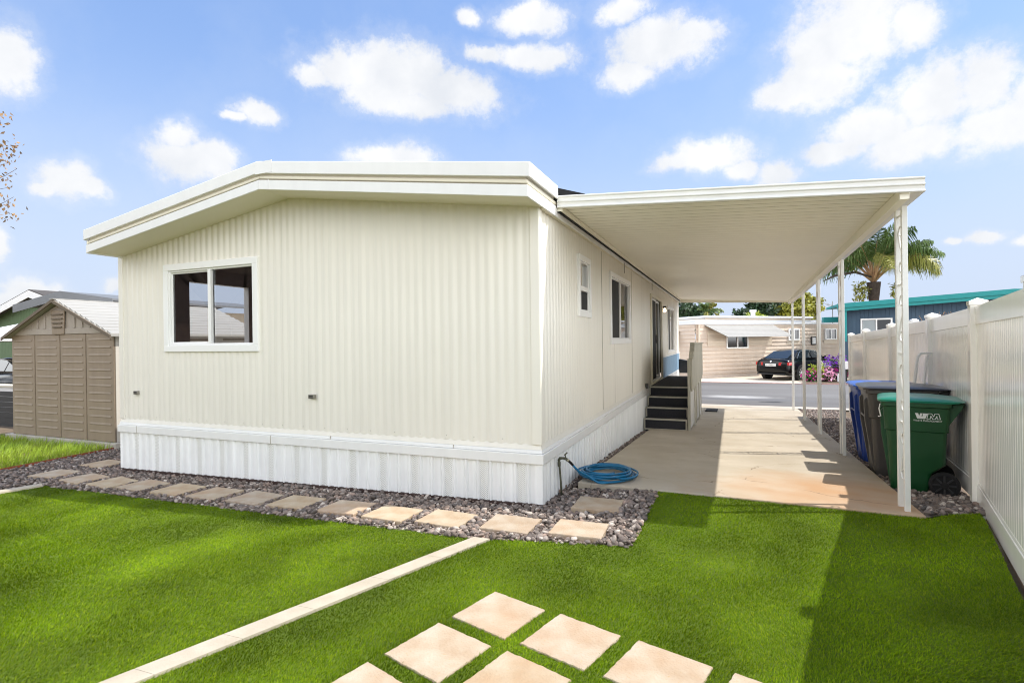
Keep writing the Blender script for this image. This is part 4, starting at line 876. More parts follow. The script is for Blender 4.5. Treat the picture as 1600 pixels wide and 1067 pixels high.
for (xa, ya, za), (xb, yb, zb2) in zip(FP, FP[1:]):
    a = Vector((xa, ya, 0)); b = Vector((xb, yb, 0)); t = (b-a).normalized(); nrm_ = Vector((-t.y, t.x, 0)); Ln = (b-a).length
    a = a+t*.06; b = b-t*.06; Ln -= .12
    bot = lambda u: (za+(zb2-za)*u)-1.95; topz = lambda u: (za+(zb2-za)*u)-.085
    def pan(u, d, dz, top=False): 
        q = a+t*(Ln*u)+nrm_*d; return (q.x, q.y, (topz(u) if top else bot(u))+dz)
    mb = MB(); n = int(Ln/.076)
    for i in range(n):      # beaded boards
        u0_, u1_ = i/n, (i+1)/n; g = .006/Ln
        for (ua_, da), (ub_, db) in (((u0_, .009), (u0_+g, .014)), ((u0_+g, .014), (u1_-g, .014)), ((u1_-g, .014), (u1_, .009))):
            for sgn in (1, -1): mb.quad(pan(ua_, da*sgn, .16), pan(ub_, db*sgn, .16), pan(ub_, db*sgn, -.14, True), pan(ua_, da*sgn, -.14, True))
    pn = mb.build('panel', M['vinyl'], fn)
    mb = MB()
    for lo, hi, tp in ((.025, .2, False), (-.17, 0, True)):
        w = .026
        mb.hexa([pan(0, w, lo, tp), pan(0, -w, lo, tp), pan(1, -w, lo, tp), pan(1, w, lo, tp), pan(0, w, hi, tp), pan(0, -w, hi, tp), pan(1, -w, hi, tp), pan(1, w, hi, tp)])
    mb.hexa([pan(0, .02, .201), pan(0, -.02, .201), pan(1, -.02, .201), pan(1, .02, .201), pan(0, .016, .23), pan(0, -.016, .23), pan(1, -.016, .23), pan(1, .016, .23)])
    mb.each('rail', M['vinyl'], pn, bevel=.005)
# timber sill under the near fence panel
mb = MB(); a = Vector((3.2, -1.5, 0)); 
for (xa, ya), (xb, yb) in (((3.75, .95), (3.3, -1.1)), ((3.3, -1.1), (2.8, -3.4))):
    mb.hexa([(xa-.03, ya, -.03), (xa+.06, ya, -.03), (xb+.06, yb, -.03), (xb-.03, yb, -.03), (xa-.03, ya, .022), (xa+.06, ya, .022), (xb+.06, yb, .022), (xb-.03, yb, .022)])
M['oldwood'] = mat('old_wood', '#6d5a4a', .9, var=.3, vscale=9, stretch=(1, .2, 1), bump=.5, bscale=50); tag(mb.build('timber_sill', M['oldwood']), 'dark weathered board along the foot of the near fence panel', 'board')
M['plank'] = mat('orange_plank', '#8c6236', .85, var=.35, vscale=5, col2='#5b4228', bump=.4, bscale=40)
mb = MB(); mb.hexa([(3.52, .93, -.0), (3.74, .96, -.0), (3.78, 1.2, -.0), (3.56, 1.17, -.0), (3.52, .93, .035), (3.74, .96, .035), (3.78, 1.2, .035), (3.56, 1.17, .035)]); t = tag(mb.build('paver_block', M['plank'], bevel=.004), 'rust brown block set in the pebbles by the fence post', 'block')
mb = MB(); mb.hexa([(3.49, .895, -.0), (3.76, .93, -.0), (3.76, .95, -.0), (3.49, .915, -.0), (3.49, .895, .04), (3.76, .93, .04), (3.76, .95, .04), (3.49, .915, .04)]); 
mb.hexa([(3.47, .93, 0), (3.51, .93, 0), (3.53, 1.1, 0), (3.49, 1.1, 0), (3.47, .93, .04), (3.51, .93, .04), (3.53, 1.1, .04), (3.49, 1.1, .04)]); tag(mb.build('edging_board', M['white'], bevel=.003), 'chipped white edging strip around the rust brown block', 'edging')

# ------------------------------------------------------------------ standpipe and hose
t = thing('standpipe', 'bronze green standpipe with tap at the near corner of the home', 'standpipe', (.08, .42, 0))
mb = MB(); mb.tube([(.079, .42, -.06), (.072, .41, .15), (.06, .402, .35), (.058, .4, .375), (.07, .4, .395), (.1, .4, .398), (.12, .402, .396)], [.011, .011, .011, .015, .016, .012, .013], 10); mb.disc_ring((.06, .402, .33), (0, 0, 1), [(.014, -.02), (.016, -.01), (.016, .02), (.014, .03)], 10); mb.build('pipe', M['pipe'], t, smooth=True)
mb = MB(); mb.tube([(.115, .402, .397), (.135, .405, .39), (.148, .412, .378)], [.016, .014, .012], 10); mb.disc_ring((.126, .402, .405), (0, 0, 1), [(.008, 0), (.006, .02), (.006, .028)], 8); mb.build('tap', M['pipe'], t, smooth=True)
mb = MB(); mb.bar((.118, .39, .43), (.142, .42, .455), .02, .008); mb.build('handle', M['pipe'], t, bevel=.003)
t = thing('garden_hose', 'coiled blue garden hose lying on the corner of the driveway', 'hose', (.36, 1.05, slabz(1.05)))
r = random.Random(5); path = [(.146, .412, .379), (.158, .425, .366), (.19, .455, .32), (.235, .52, .245), (.30, .60, .19), (.37, .635, .135), (.45, .62, .118)]
n = 26*8; c0 = (.395, 1.10)
for i in range(n):
    a = -1.15+i*2*PI/26; lp_ = i/26
    k = .92-.06*(lp_ % 4)+.085*math.sin(a*1.37+lp_*1.3)+.012*r.uniform(-1, 1)
    ex, ey = .335*k, .46*k; u, v = ex*math.cos(a), ey*math.sin(a); ca, sa = math.cos(.35), math.sin(.35)
    x = c0[0]+u*ca-v*sa*.6+.02*math.sin(lp_*2.1); y = c0[1]+u*sa+v*ca+.035*math.sin(lp_*1.7)
    z = slabz(y)+.011+.0085*(lp_)+.016*abs(math.sin(a*.5+lp_*.8)); path.append((max(x, .05), y, z))
for q in ((.5, 1.0, .12), (.44, .92, .10), (.38, .86, .095)): path.append((q[0], q[1], q[2]+.02))
mb = MB(); mb.tube(resample(path[2:], 2), .0115, 8); mb.build('hose', M['hose'], t, smooth=True)
mb = MB(); mb.tube(path[:3], [.014, .014, .0125], 10); mb.build('sleeve', M['dark'], t, smooth=True)
mb = MB(); mb.disc_ring(path[0], (.5, .5, -.4), [(.0155, -.008), (.0165, -.004), (.0165, .01), (.0145, .013)], 10); mb.build('coupling', M['brass'], t, smooth=True)

# ------------------------------------------------------------------ rubbish bins
def plastic(n, c, r_=.42): return mat(n, c, r_, spec=.5, var=.06, vscale=6, bump=.12, bscale=220, streak=.12)
def rrect(xf, xb, hw, r_, z, n=4):
    out = []
    for cx, cy, a0 in ((xb-r_, hw-r_, 0), (xf+r_, hw-r_, PI/2), (xf+r_, -hw+r_, PI), (xb-r_, -hw+r_, 1.5*PI)):
        for i in range(n+1): a = a0+PI/2*i/n; out.append((cx+r_*math.cos(a), cy+r_*math.sin(a), z))
    return out
def make_bin(name, label, body_m, lid_m, S, Hh, wheel=.13):
    t = thing(name, label, 'rubbish bin', (0, 0, 0), 'wheeled rubbish bins beside the fence')
    hw = lambda z: (.24+.05*min(1, z/(Hh-.12)))*S
    xf = lambda z: -(.245+.055*min(1, z/(Hh-.12)))*S
    def xb(z): return (.07 if z < .12 else .10 if z < .2 else .2+.045*min(1, z/(Hh-.12)))*S
    zs = [.0, .015, .12, .2, .235, .275, .3, Hh*.55, Hh*.6, Hh*.61, Hh-.16, Hh-.12]
    rings = []
    for z in zs:
        ins = .008 if z in (0.,) else 0
        step = .012*S if z > Hh*.605 else 0
        b = xb(z) if z < .19 or z > .29 else (.10+.10*(z-.2)/.09)*S
        rings.append(rrect(xf(z)+ins-step, b+step, hw(z)-ins+step, .045*S, z+.02))
    mb = MB(); mb.loft(rings, True); body = mb.build('body', body_m, t, smooth=True, angle=35)
    zt = Hh-.10; o = .028*S
    mb = MB(); mb.loft([rrect(xf(zt)-.01, xb(zt)+.01, hw(zt)+.01, .05*S, zt-.05), rrect(xf(zt)-o, xb(zt)+o, hw(zt)+o, .055*S, zt-.04), rrect(xf(zt)-o, xb(zt)+o, hw(zt)+o, .055*S, zt+.002)], True); mb.build('rim', body_m, t, smooth=True, angle=35)
    # lid: shallow dome with a turned-down lip and a tapering tail over the hinge
    f0, b0, w0 = xf(zt)-o-.025*S, xb(zt)+.13*S, hw(zt)+o+.01
    mb = MB(); mb.loft([rrect(f0, b0-.05*S, w0, .06*S, zt+.004), rrect(f0-.004, b0, w0+.004, .06*S, zt+.022), rrect(f0+.012, b0-.05*S, w0-.012, .06*S, zt+.034), rrect(f0+.05*S, b0-.17*S, w0-.05*S, .06*S, zt+.046), rrect(f0+.10*S, b0-.24*S, w0-.10*S, .05*S, zt+.056), rrect(f0+.16*S, b0-.30*S, w0-.15*S, .05*S, zt+.057)], True); lid = mb.build('lid', lid_m, t, smooth=True, angle=40)
    mb = MB(); mb.tube([(b0-.03*S, -hw(zt)*.78, zt-.02), (b0-.01*S, -hw(zt)*.7, zt-.012), (b0-.01*S, hw(zt)*.7, zt-.012), (b0-.03*S, hw(zt)*.78, zt-.02)], .016*S, 8)
    for s in (-1, 1): mb.prism([(xb(zt)-.01, s*hw(zt)*.8-.015, zt-.02), (b0-.02*S, s*hw(zt)*.8-.015, zt-.0), (b0-.02*S, s*hw(zt)*.8-.015, zt-.04), (xb(zt)-.01, s*hw(zt)*.8-.015, zt-.24)], (0, .03, 0))
    mb.build('handle', body_m, t, bevel=.004)
    mb = MB(); mb.tube([(.2*S, -hw(.1)-.0, wheel), (.2*S, hw(.1), wheel)], .011, 8); mb.build('axle', M['dark'], t)
    for s in (-1, 1):
        c = (.2*S, s*(hw(.1)+.005), wheel); w = MB()
        w.disc_ring(c, (0, s, 0), [(wheel*.74, -.03), (wheel*.97, -.026), (wheel, -.01), (wheel, .018), (wheel*.95, .028), (wheel*.78, .03), (wheel*.74, .016), (wheel*.3, .012), (wheel*.26, .028), (.0, .03)], 28); wo = w.build('wheel', M['rubber'], t, smooth=True, angle=30)
        w = MB()
        for k in range(8):
            a = 2*PI*k/8; w.bar((c[0]+.03*math.cos(a), c[1]+s*.018, c[2]+.03*math.sin(a)), (c[0]+wheel*.76*math.cos(a), c[1]+s*.018, c[2]+wheel*.76*math.sin(a)), .016, .016, up=(0, 1, 0))
        w.build('rim', mat_rim, wo)
    # catch bar in a recess of the front
    mb = MB(); z = Hh*.62; mb.tube([(xf(z)-.03*S, -hw(z)*.62, z), (xf(z)-.03*S, hw(z)*.62, z)], .014, 8)
    for s in (-1, 1):
        mb.prism([(xf(.12)-.004, s*hw(.3)*.66-.02, .1), (xf(Hh*.7)-.038*S, s*hw(.3)*.66-.02, Hh*.58), (xf(Hh*.8)-.038*S, s*hw(.3)*.66-.02, Hh*.80), (xf(Hh*.85)+.01, s*hw(.3)*.66-.02, Hh*.85), (xf(.12)+.012, s*hw(.3)*.66-.02, .1)], (0, .04, 0))
    mb.build('front_bracket', body_m, t, bevel=.006)
    return t, hw, xf, zt
mat_rim = mat('wheel_rim_grey', '#2b2b2c', .6)
BG, BGL = plastic('green_plastic', '#0f4623'), plastic('green_lid', '#1c7f66', .3)
BN, BNL = plastic('grey_plastic', '#4b4743'), plastic('grey_lid', '#37363a', .28)
BB, BBL = plastic('blue_plastic', '#1f3f8c'), plastic('blue_lid', '#2a66c8', .32)
g, hwf, xff, zt = make_bin('rubbish_bin', 'green wheeled bin with white lettering, nearest the lawn', BG, BGL, 1.0, 1.06)
# emblem and lettering on its near side
M['ink'] = mat('white_ink', '#d9dcd8', .6)
def onside(u, v): z = v; return (u, -(hwf(z-.02)+.013*(1 if z > .66 else 0)+.0022), z)
def flat(polys, name, parent, ox, oz, sx, sz):
    mb = MB()
    for p in polys: mb.add([onside(ox+x*sx, oz+z*sz) for x, z in p], [tuple(range(len(p)))])
    return mb.build(name, M['ink'], parent)
Wp = [[(0, .75), (.25, .75), (.33, .36), (.17, 0)], [(.33, .36), (.17, 0), (.42, 0), (.5, .36)], [(.33, .36), (.41, .75), (.60, .75), (.5, .36)], [(.5, .36), (.42, 0), (.46, 0), (.6, .36)], [(.5, .36), (.6, .36), (.56, 0), (.46, 0)], [(.6, .36), (.56, 0), (.80, 0), (.74, .36)], [(.6, .36), (.74, .36), (.86, .75), (.62, .75)], [(.74, .36), (.80, 0), (1.0, .75), (.86, .75)]]
wm = flat(Wp, 'emblem', g, -.035, .80, .105, .075)
ct = [(.0, .02), (.10, .75), (.36, .75), (.5, .34), (.60, .75), (.88, .75), (1.0, .02), (.76, .02), (.74, .44), (.62, .02), (.44, .02), (.3, .44), (.24, .02)]
Mp = []
for a, b in zip(ct, ct[1:]+ct[:1]):
    dx, dz = b[0]-a[0], b[1]-a[1]; l = math.hypot(dx, dz); nx, nz = -dz/l*.028, dx/l*.028; ex, ez = dx/l*.02, dz/l*.02
    Mp.append([(a[0]-nx-ex, a[1]-nz-ez), (b[0]-nx+ex, b[1]-nz+ez), (b[0]+nx+ex, b[1]+nz+ez), (a[0]+nx-ex, a[1]+nz-ez)])
flat(Mp, 'emblem', g, .062, .80, .11, .075)
cu = bpy.data.curves.new('lettering', 'FONT'); cu.body = 'WASTE MANAGEMENT'; cu.size = .0262; cu.space_character = 1.02
tmp = bpy.data.objects.new('lettering', cu); COL.objects.link(tmp); dg = bpy.context.evaluated_depsgraph_get(); me = bpy.data.meshes.new_from_object(tmp.evaluated_get(dg)); bpy.data.objects.remove(tmp)
wd = max(v.co.x for v in me.vertices)
for v in me.vertices: v.co = Vector(onside(-.05+v.co.x*.236/wd, .772+v.co.y))
me.materials.clear(); me.materials.append(M['ink']); lo = bpy.data.objects.new('lettering', me); COL.objects.link(lo); lo.parent = g
mb = MB(); mb.tube([(xff(.8)-.04, -.24, .93), (xff(.8)-.05, -.25, .88), (xff(.8)-.035, -.255, .80), (xff(.8)-.06, -.255, .795)], .006, 6); mb.build('catch', M['metalpost'], g)
g.location = (3.555, 2.13, -.055); g.rotation_euler.z = R(-12)
b2, *_ = make_bin('rubbish_bin', 'dark grey wheeled bin between the green and the blue one', BN, BNL, 1.18, 1.16)
b2.location = (3.60, 2.98, -.10); b2.rotation_euler.z = R(-4)
b3, *_ = make_bin('rubbish_bin', 'blue wheeled bin behind the dark grey one', BB, BBL, 1.16, 1.17)
b3.location = (3.68, 4.07, -.165); b3.rotation_euler.z = R(-2)
t = thing('metal_frame', 'bent white metal frame standing against the fence behind the bins', 'frame', (3.9, 3.45, -.12))
for s, (x, y) in enumerate(((3.78, 3.45), (3.9, 3.52))):
    mb = MB(); mb.bar((x-.02, y, -.14), (x+.14, y+.06, 1.25), .035, .022); mb.bar((x+.14, y+.06, 1.25), (x+.155, y+.065, 1.33), .035, .022); mb.bar((x+.155, y+.065, 1.33), (x+.185, y+.07, 1.37), .035, .022); mb.build('leg', M['metalpost'], t, bevel=.004)
mb = MB(); mb.bar((3.955, 3.52, 1.372), (4.1, 3.6, 1.372), .04, .025); mb.build('crossbar', M['metalpost'], t, bevel=.004)

# ------------------------------------------------------------------ plastic shed
sh = thing('garden_shed', 'taupe plastic garden shed with louvred doors and ribbed pale roof', 'shed', (-9.38, .97, -.05))
M['shed'] = mat('taupe_plastic', '#94836f', .6, var=.05, vscale=5, bump=.15, bscale=150, streak=.1); M['shedl'] = mat('taupe_light', '#a59a8d', .6, var=.05, vscale=5); M['shedroof'] = mat('shed_roof', '#a5a29b', .5, var=.03, vscale=3); M['sheddark'] = mat('shed_groove', '#6e6253', .8)
x0, x1, y0, y1, zb_, zw, zp = -10.88, -7.89, .97, 4.0, -.02, 1.84, 2.42; xm = (x0+x1)/2
mb = MB(); mb.box(x0-.12, x1+.1, y0-.06, y1+.1, -.2, zb_); mb.build('base_slab', mat('shed_slab', '#b9b2a6', .9, var=.15, vscale=5, bump=.4), sh, bevel=.01)
mb = MB(); mb.box(x0+.01, x0+.05, y0+.03, y1, zb_+.002, zw); mb.box(x0+.05, x1-.05, y1-.04, y1, zb_+.002, zw); mb.build('wall', M['shed'], sh)
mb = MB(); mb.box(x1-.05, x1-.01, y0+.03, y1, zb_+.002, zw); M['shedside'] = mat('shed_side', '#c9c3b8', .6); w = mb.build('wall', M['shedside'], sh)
mb = MB()
for i in range(12):
    for j in range(3): mb.box(x1-.0095, x1-.004, y0+.3+j*.9, y0+.95+j*.9, .12+i*.143, .145+i*.143)
mb.build('louvre', M['sheddark'], w)
cols = [x0+.0, x0+(.74/3.0)*2.99, xm, x0+(2.24/3.0)*2.99, x1]
for k in range(4):
    a, b = cols[k]+.012, cols[k+1]-.012
    pn = 'door' if k in (1, 2) else 'wall_panel'
    mb = MB(); mb.box(a, b, y0, y0+.04, zb_+.004, zw-.02); o = mb.build(pn, M['shed'], sh, bevel=.008)
    mb = MB()
    for i in range(13):
        z = .13+i*.131; mb.hexa([(a+.075, y0-.003, z), (b-.075, y0-.003, z), (b-.075, y0-.0005, z), (a+.075, y0-.0005, z), (a+.075, y0-.009, z+.008), (b-.075, y0-.009, z+.008), (b-.075, y0-.0005, z+.04), (a+.075, y0-.0005, z+.04)])
    mb.build('louvre', M['shed'], o)
mb = MB(); mb.box(x0+.01, x1-.01, y0+.012, y0+.03, zb_+.002, zw-.01); mb.build('shadow_gap', M['sheddark'], sh)
mb = MB(); mb.prism([(x0+.04, y0+.0, zw-.018), (x1-.04, y0+.0, zw-.018), (xm, y0+.0, zp-.05)], (0, .04, 0)); gb = mb.build('gable', M['shedl'], sh)
mb = MB()
for i in range(-6, 7):
    if abs(i) < 2: continue
    x = xm+i*.215; zt_ = zp-.09-abs(x-xm)*(zp-zw)/(x1-xm)
    if zt_ > zw+.11: mb.box(x-.028, x+.028, y0-.014, y0-.001, zw+.09, zt_)
mb.hexa([(x0+.15, y0-.012, zw-.015), (x1-.15, y0-.012, zw-.015), (x1-.15, y0-.001, zw-.015), (x0+.15, y0-.001, zw-.015), (x0+.3, y0-.012, zw+.085), (x1-.3, y0-.012, zw+.085), (x1-.3, y0-.001, zw+.085), (x0+.3, y0-.001, zw+.085)])
mb.build('batten', M['shedl'], gb, bevel=.004)
mb = MB(); mb.hexa([(xm-.17, y0-.03, zw-.015), (xm+.17, y0-.03, zw-.015), (xm+.17, y0-.013, zw-.015), (xm-.17, y0-.013, zw-.015), (xm-.2, y0-.03, zp-.17), (xm+.2, y0-.03, zp-.17), (xm+.2, y0-.013, zp-.17), (xm-.2, y0-.013, zp-.17)]); vp = mb.build('vent_panel', M['shed'], gb, bevel=.004)
mb = MB()
for i in range(4): z = zw+.1+i*.075; mb.box(xm-.13-.01*i, xm+.13+.01*i, y0-.05, y0-.031, z, z+.022)
mb.build('vent_louvre', M['sheddark'], gb)
mb = MB()      # roof: two ribbed planes with overhang, dark edge strip
for s in (-1, 1):
    xe = xm+s*(x1-xm+.09); ze = zw-.05; zr = zp+.02
    mb.hexa([(xm, y0-.1, zr-.03), (xe, y0-.1, ze-.03), (xe, y1+.08, ze-.03), (xm, y1+.08, zr-.03), (xm, y0-.1, zr), (xe, y0-.1, ze), (xe, y1+.08, ze), (xm, y1+.08, zr)])
    for i in range(11):
        t_ = (i+.5)/11; xa = xm+(xe-xm)*t_; za = zr+(ze-zr)*t_; dx = (xe-xm)/11*.36; dz = (ze-zr)/11*.36
        mb.hexa([(xa-dx, y0-.09, za-dz), (xa+dx, y0-.09, za+dz), (xa+dx, y1+.07, za+dz), (xa-dx, y1+.07, za-dz), (xa-dx*.8, y0-.09, za-dz*.8+.028), (xa+dx, y0-.09, za+dz+.016), (xa+dx, y1+.07, za+dz+.016), (xa-dx*.8, y1+.07, za-dz*.8+.028)])
rf = mb.build('roof', M['shedroof'], sh)
mb = MB()
for s in (-1, 1):
    xe = xm+s*(x1-xm+.095); mb.hexa([(xm, y0-.125, zp-.035), (xe, y0-.125, zw-.105), (xe, y0-.101, zw-.105), (xm, y0-.101, zp-.035), (xm, y0-.125, zp+.02), (xe, y0-.125, zw-.05), (xe, y0-.101, zw-.05), (xm, y0-.101, zp+.02)])
mb.build('roof_edge', M['sheddark'], rf)
mb = MB(); mb.box(xm-.06, xm+.06, y0-.13, y1+.09, zp+.021, zp+.035); mb.build('ridge_cap', M['shedroof'], rf, bevel=.006)

# ------------------------------------------------------------------ foliage helpers
def leaf_cloud(n, blobs, size, seed, aspect=.5, droop=0., shell=.55):
    """leaf faces spread through several lumpy blobs (cx,cy,cz,rx,ry,rz)"""
    r = np.random.default_rng(seed); B = np.array(blobs); w = (B[:, 3]*B[:, 4]*B[:, 5])**(2/3); idx = r.choice(len(B), n, p=w/w.sum())
    d = r.normal(size=(n, 3)); d /= np.linalg.norm(d, axis=1)[:, None]; rad = (shell+(1-shell)*r.random(n))**.8*(1+.18*np.sin(d[:, 0]*7+idx)+.15*np.sin(d[:, 2]*9+2*idx)+.12*r.normal(size=n))
    P = B[idx, :3]+d*rad[:, None]*B[idx, 3:]
    a = r.normal(size=(n, 3)); a[:, 2] -= droop; a /= np.linalg.norm(a, axis=1)[:, None]
    b = np.cross(a, d+r.normal(0, .8, (n, 3))); b /= np.linalg.norm(b, axis=1)[:, None]+1e-9
    s = size*r.uniform(.6, 1.4, n)[:, None]
    V = np.stack([P-a*s, P+b*s*aspect, P+a*s, P-b*s*aspect], 1).reshape(-1, 3); Fc = np.arange(4*n).reshape(-1, 4); return V, Fc
def tree(name, label, cat, base, th, tr, blobs, n, size, leafm, seed, group=None, aspect=.5):
    t = thing(name, label, cat, base, group); b = Vector(base); r = random.Random(seed)
    mb = MB(); mb.tube([b+Vector((0, 0, -.2)), b+Vector((r.uniform(-.1, .1), r.uniform(-.1, .1), th*.5)), b+Vector((r.uniform(-.2, .2), r.uniform(-.2, .2), th))], [tr, tr*.8, tr*.55], 8)
    for q in blobs: mb.tube([b+Vector((0, 0, th*.7)), b+Vector((q[0]*.5, q[1]*.5, th*.75+(q[2]-th)*.4)), b+Vector(q[:3])], [tr*.5, tr*.3, tr*.12], 6)
    mb.build('trunk', M['bark'], t, smooth=True)
    V, Fc = leaf_cloud(n, blobs, size, seed, aspect)
    raw_mesh('crown', V, Fc, 4, leafm, t)
    return t

# ------------------------------------------------------------------ across the street: tan home
U = Vector((.705, .709, 0)); N_ = Vector((.709, -.705, 0))      # along its long wall, and out toward us
T0 = Vector((.05, 23.6, 0)); zg, ze = -.42, 2.3
th_ = thing('tan_house', 'tan lap sided home with a wide pale window awning across the street', 'house', (T0.x, T0.y, zg))
M['tan'] = mat('tan_siding', '#dac8b6', .7, var=.04, vscale=3, streak=.06); M['tantrim'] = mat('tan_trim', '#d8c8b4', .6); M['galv'] = mat('roof_white', '#e6e8ec', .5, var=.03, vscale=2)
def tp(u, d, z): q = T0+U*u+N_*d; return (q.x, q.y, z)
def lap(mb, u0, u1, pf, z0, z1, h=.2):
    z = z0
    while z < z1-.01:
        zz = min(z+h, z1); mb.add([pf(u0, .04, z), pf(u1, .04, z), pf(u1, .0, zz), pf(u0, .0, zz), pf(u0, 0, z), pf(u1, 0, z)], [(0, 1, 2, 3), (0, 4, 5, 1)]); z = zz
mb = MB(); lap(mb, 0, 12.5, tp, zg, ze+.1); mb.build('wall', M['tan'], th_)
def tp2(u, d, z): q = T0-N_*u-U*d; return (q.x, q.y, z)
mb = MB(); lap(mb, 0, 6.5, tp2, zg, ze+.1); mb.build('wall', M['tan'], th_)
mb = MB(); mb.hexa([tp(-.08, .08, ze), tp(12.6, .08, ze), tp(12.6, -6.6, ze), tp(-.08, -6.6, ze), tp(-.08, .08, ze+.24), tp(12.6, .08, ze+.24), tp(12.6, -6.6, ze+.24), tp(-.08, -6.6, ze+.24)]); rf = mb.build('roof', M['galv'], th_, bevel=.04)
mb = MB(); mb.hexa([tp(.6, .05, ze+.242), tp(8.2, .05, ze+.242), tp(8.2, -5.6, ze+.242), tp(.6, -5.6, ze+.242), tp(.6, .05, ze+.33), tp(8.2, .05, ze+.33), tp(8.2, -5.6, ze+.33), tp(.6, -5.6, ze+.33)]); mb.build('roof_step', M['tantrim'], rf)
mb = MB(); mb.hexa([tp(.5, .15, ze+.332), tp(8.3, .15, ze+.332), tp(8.3, -5.7, ze+.332), tp(.5, -5.7, ze+.332), tp(.5, .15, ze+.44), tp(8.3, .15, ze+.44), tp(8.3, -5.7, ze+.44), tp(.5, -5.7, ze+.44)]); mb.build('roof_cap', M['galv'], rf, bevel=.03)
mb = MB(); mb.tube([tp(.14, .1, zg+.1), tp(.14, .1, ze)], .05, 8); mb.box(*[0]*6) if False else None; mb.build('downpipe', M['tantrim'], th_)
mb = MB(); mb.disc_ring(tp(5.2, -1.2, ze+.44), (0, 0, 1), [(.12, 0), (.12, .3), (.18, .3), (.18, .42)], 10); mb.build('roof_vent', M['galv'], rf)
def twin(u0, u1, z0, z1, pf, mull=True):
    mb = MB(); w = .07
    for a, b, c, d in ((u0-w, u1+w, z1, z1+w), (u0-w, u1+w, z0-w, z0), (u0-w, u0, z0, z1), (u1, u1+w, z0, z1), ((u0+u1)/2-.035, (u0+u1)/2+.035, z0, z1)):
        mb.hexa([pf(a, .02, c), pf(b, .02, c), pf(b, .09, c), pf(a, .09, c), pf(a, .02, d), pf(b, .02, d), pf(b, .09, d), pf(a, .09, d)])
    o = mb.build('window', M['vinylw'], th_); mb = MB(); mb.quad(pf(u0, .05, z0), pf(u1, .05, z0), pf(u1, .05, z1), pf(u0, .05, z1)); mb.build('pane', M['darkglass'], o); return o
M['darkglass'] = mat('dark_glass', '#15181c', .06, spec=.8)
twin(2.05, 3.4, 1.12, 1.9, tp); twin(6.5, 7.2, 1.5, 2.0, tp); twin(9.4, 10.2, 1.5, 2.0, tp)
for (a, b) in ((.75, 1.95), (3.5, 5.2)):
    mb = MB(); mb.hexa([tp(a, .023, 1.2), tp(b, .023, 1.2), tp(b, .05, 1.2), tp(a, .05, 1.2), tp(a, .023, 2.0), tp(b, .023, 2.0), tp(b, .05, 2.0), tp(a, .05, 2.0)]); mb.build('shutter', M['tantrim'], th_)
for (a, b) in ((6.35, 7.35), (9.25, 10.35)):
    mb = MB(); mb.hexa([tp(a, .023, 1.2), tp(b, .023, 1.2), tp(b, .045, 1.2), tp(a, .045, 1.2), tp(a, .023, 1.42), tp(b, .023, 1.42), tp(b, .045, 1.42), tp(a, .045, 1.42)]); mb.build('sill_panel', M['tantrim'], th_)
M['awning'] = mat('awning_white', '#94928e', .6, var=.03, vscale=3)
mb = MB()
def awn(mb, u0, u1, pf, zt_, zb2, out, n):
    for i in range(n):
        a = u0+(u1-u0)*i/n; b = u0+(u1-u0)*(i+1)/n-.012
        k = lambda u, s: u+(u0+.45-u)*0
        mb.hexa([pf(a, .06, zt_), pf(b, .06, zt_), pf(b+.45, out, zb2), pf(a+.45, out, zb2), pf(a, .06, zt_+.03), pf(b, .06, zt_+.03), pf(b+.45, out, zb2+.03), pf(a+.45, out, zb2+.03)])
for i in range(9):
    f0_, f1_ = i/9, (i+1)/9-.012
    q = lambda f_: (.06+.95*f_, 2.28-.62*f_, .62*f_)
    d0, z0_, s0 = q(f0_); d1, z1_, s1 = q(f1_)
    mb.hexa([tp(.55+s0, d0, z0_-.02), tp(5.3+s0*.6, d0, z0_-.02), tp(5.3+s1*.6, d1, z1_-.02), tp(.55+s1, d1, z1_-.02), tp(.55+s0, d0, z0_), tp(5.3+s0*.6, d0, z0_), tp(5.3+s1*.6, d1, z1_), tp(.55+s1, d1, z1_)])
mb.build('awning', M['awning'], th_)
mb = MB(); 
for i in range(6):
    a0 = i/6; a1 = (i+1)/6-.02
    mb.hexa([tp2(1.1, .06+.8*a0, 2.0-.55*a0-.02), tp2(3.6, .06+.8*a0, 2.0-.55*a0-.02), tp2(3.6, .06+.8*a1, 2.0-.55*a1-.02), tp2(1.1, .06+.8*a1, 2.0-.55*a1-.02), tp2(1.1, .06+.8*a0, 2.0-.55*a0), tp2(3.6, .06+.8*a0, 2.0-.55*a0), tp2(3.6, .06+.8*a1, 2.0-.55*a1), tp2(1.1, .06+.8*a1, 2.0-.55*a1)])
mb.build('awning', mat('awning_grey', '#8d9096', .6), th_)
mb = MB(); mb.hexa([tp(8.2, .03, 1.15), tp(8.6, .03, 1.15), tp(8.6, .08, 1.15), tp(8.2, .08, 1.15), tp(8.2, .03, 1.62), tp(8.6, .03, 1.62), tp(8.6, .08, 1.62), tp(8.2, .08, 1.62)]); o = mb.build('plaque', M['dark'], th_, bevel=.02)
mb = MB(); mb.hexa([tp(8.27, .081, 1.22), tp(8.53, .081, 1.22), tp(8.53, .086, 1.22), tp(8.27, .086, 1.22), tp(8.27, .081, 1.55), tp(8.53, .081, 1.55), tp(8.53, .086, 1.55), tp(8.27, .086, 1.55)]); mb.build('plaque_face', M['white'], o)

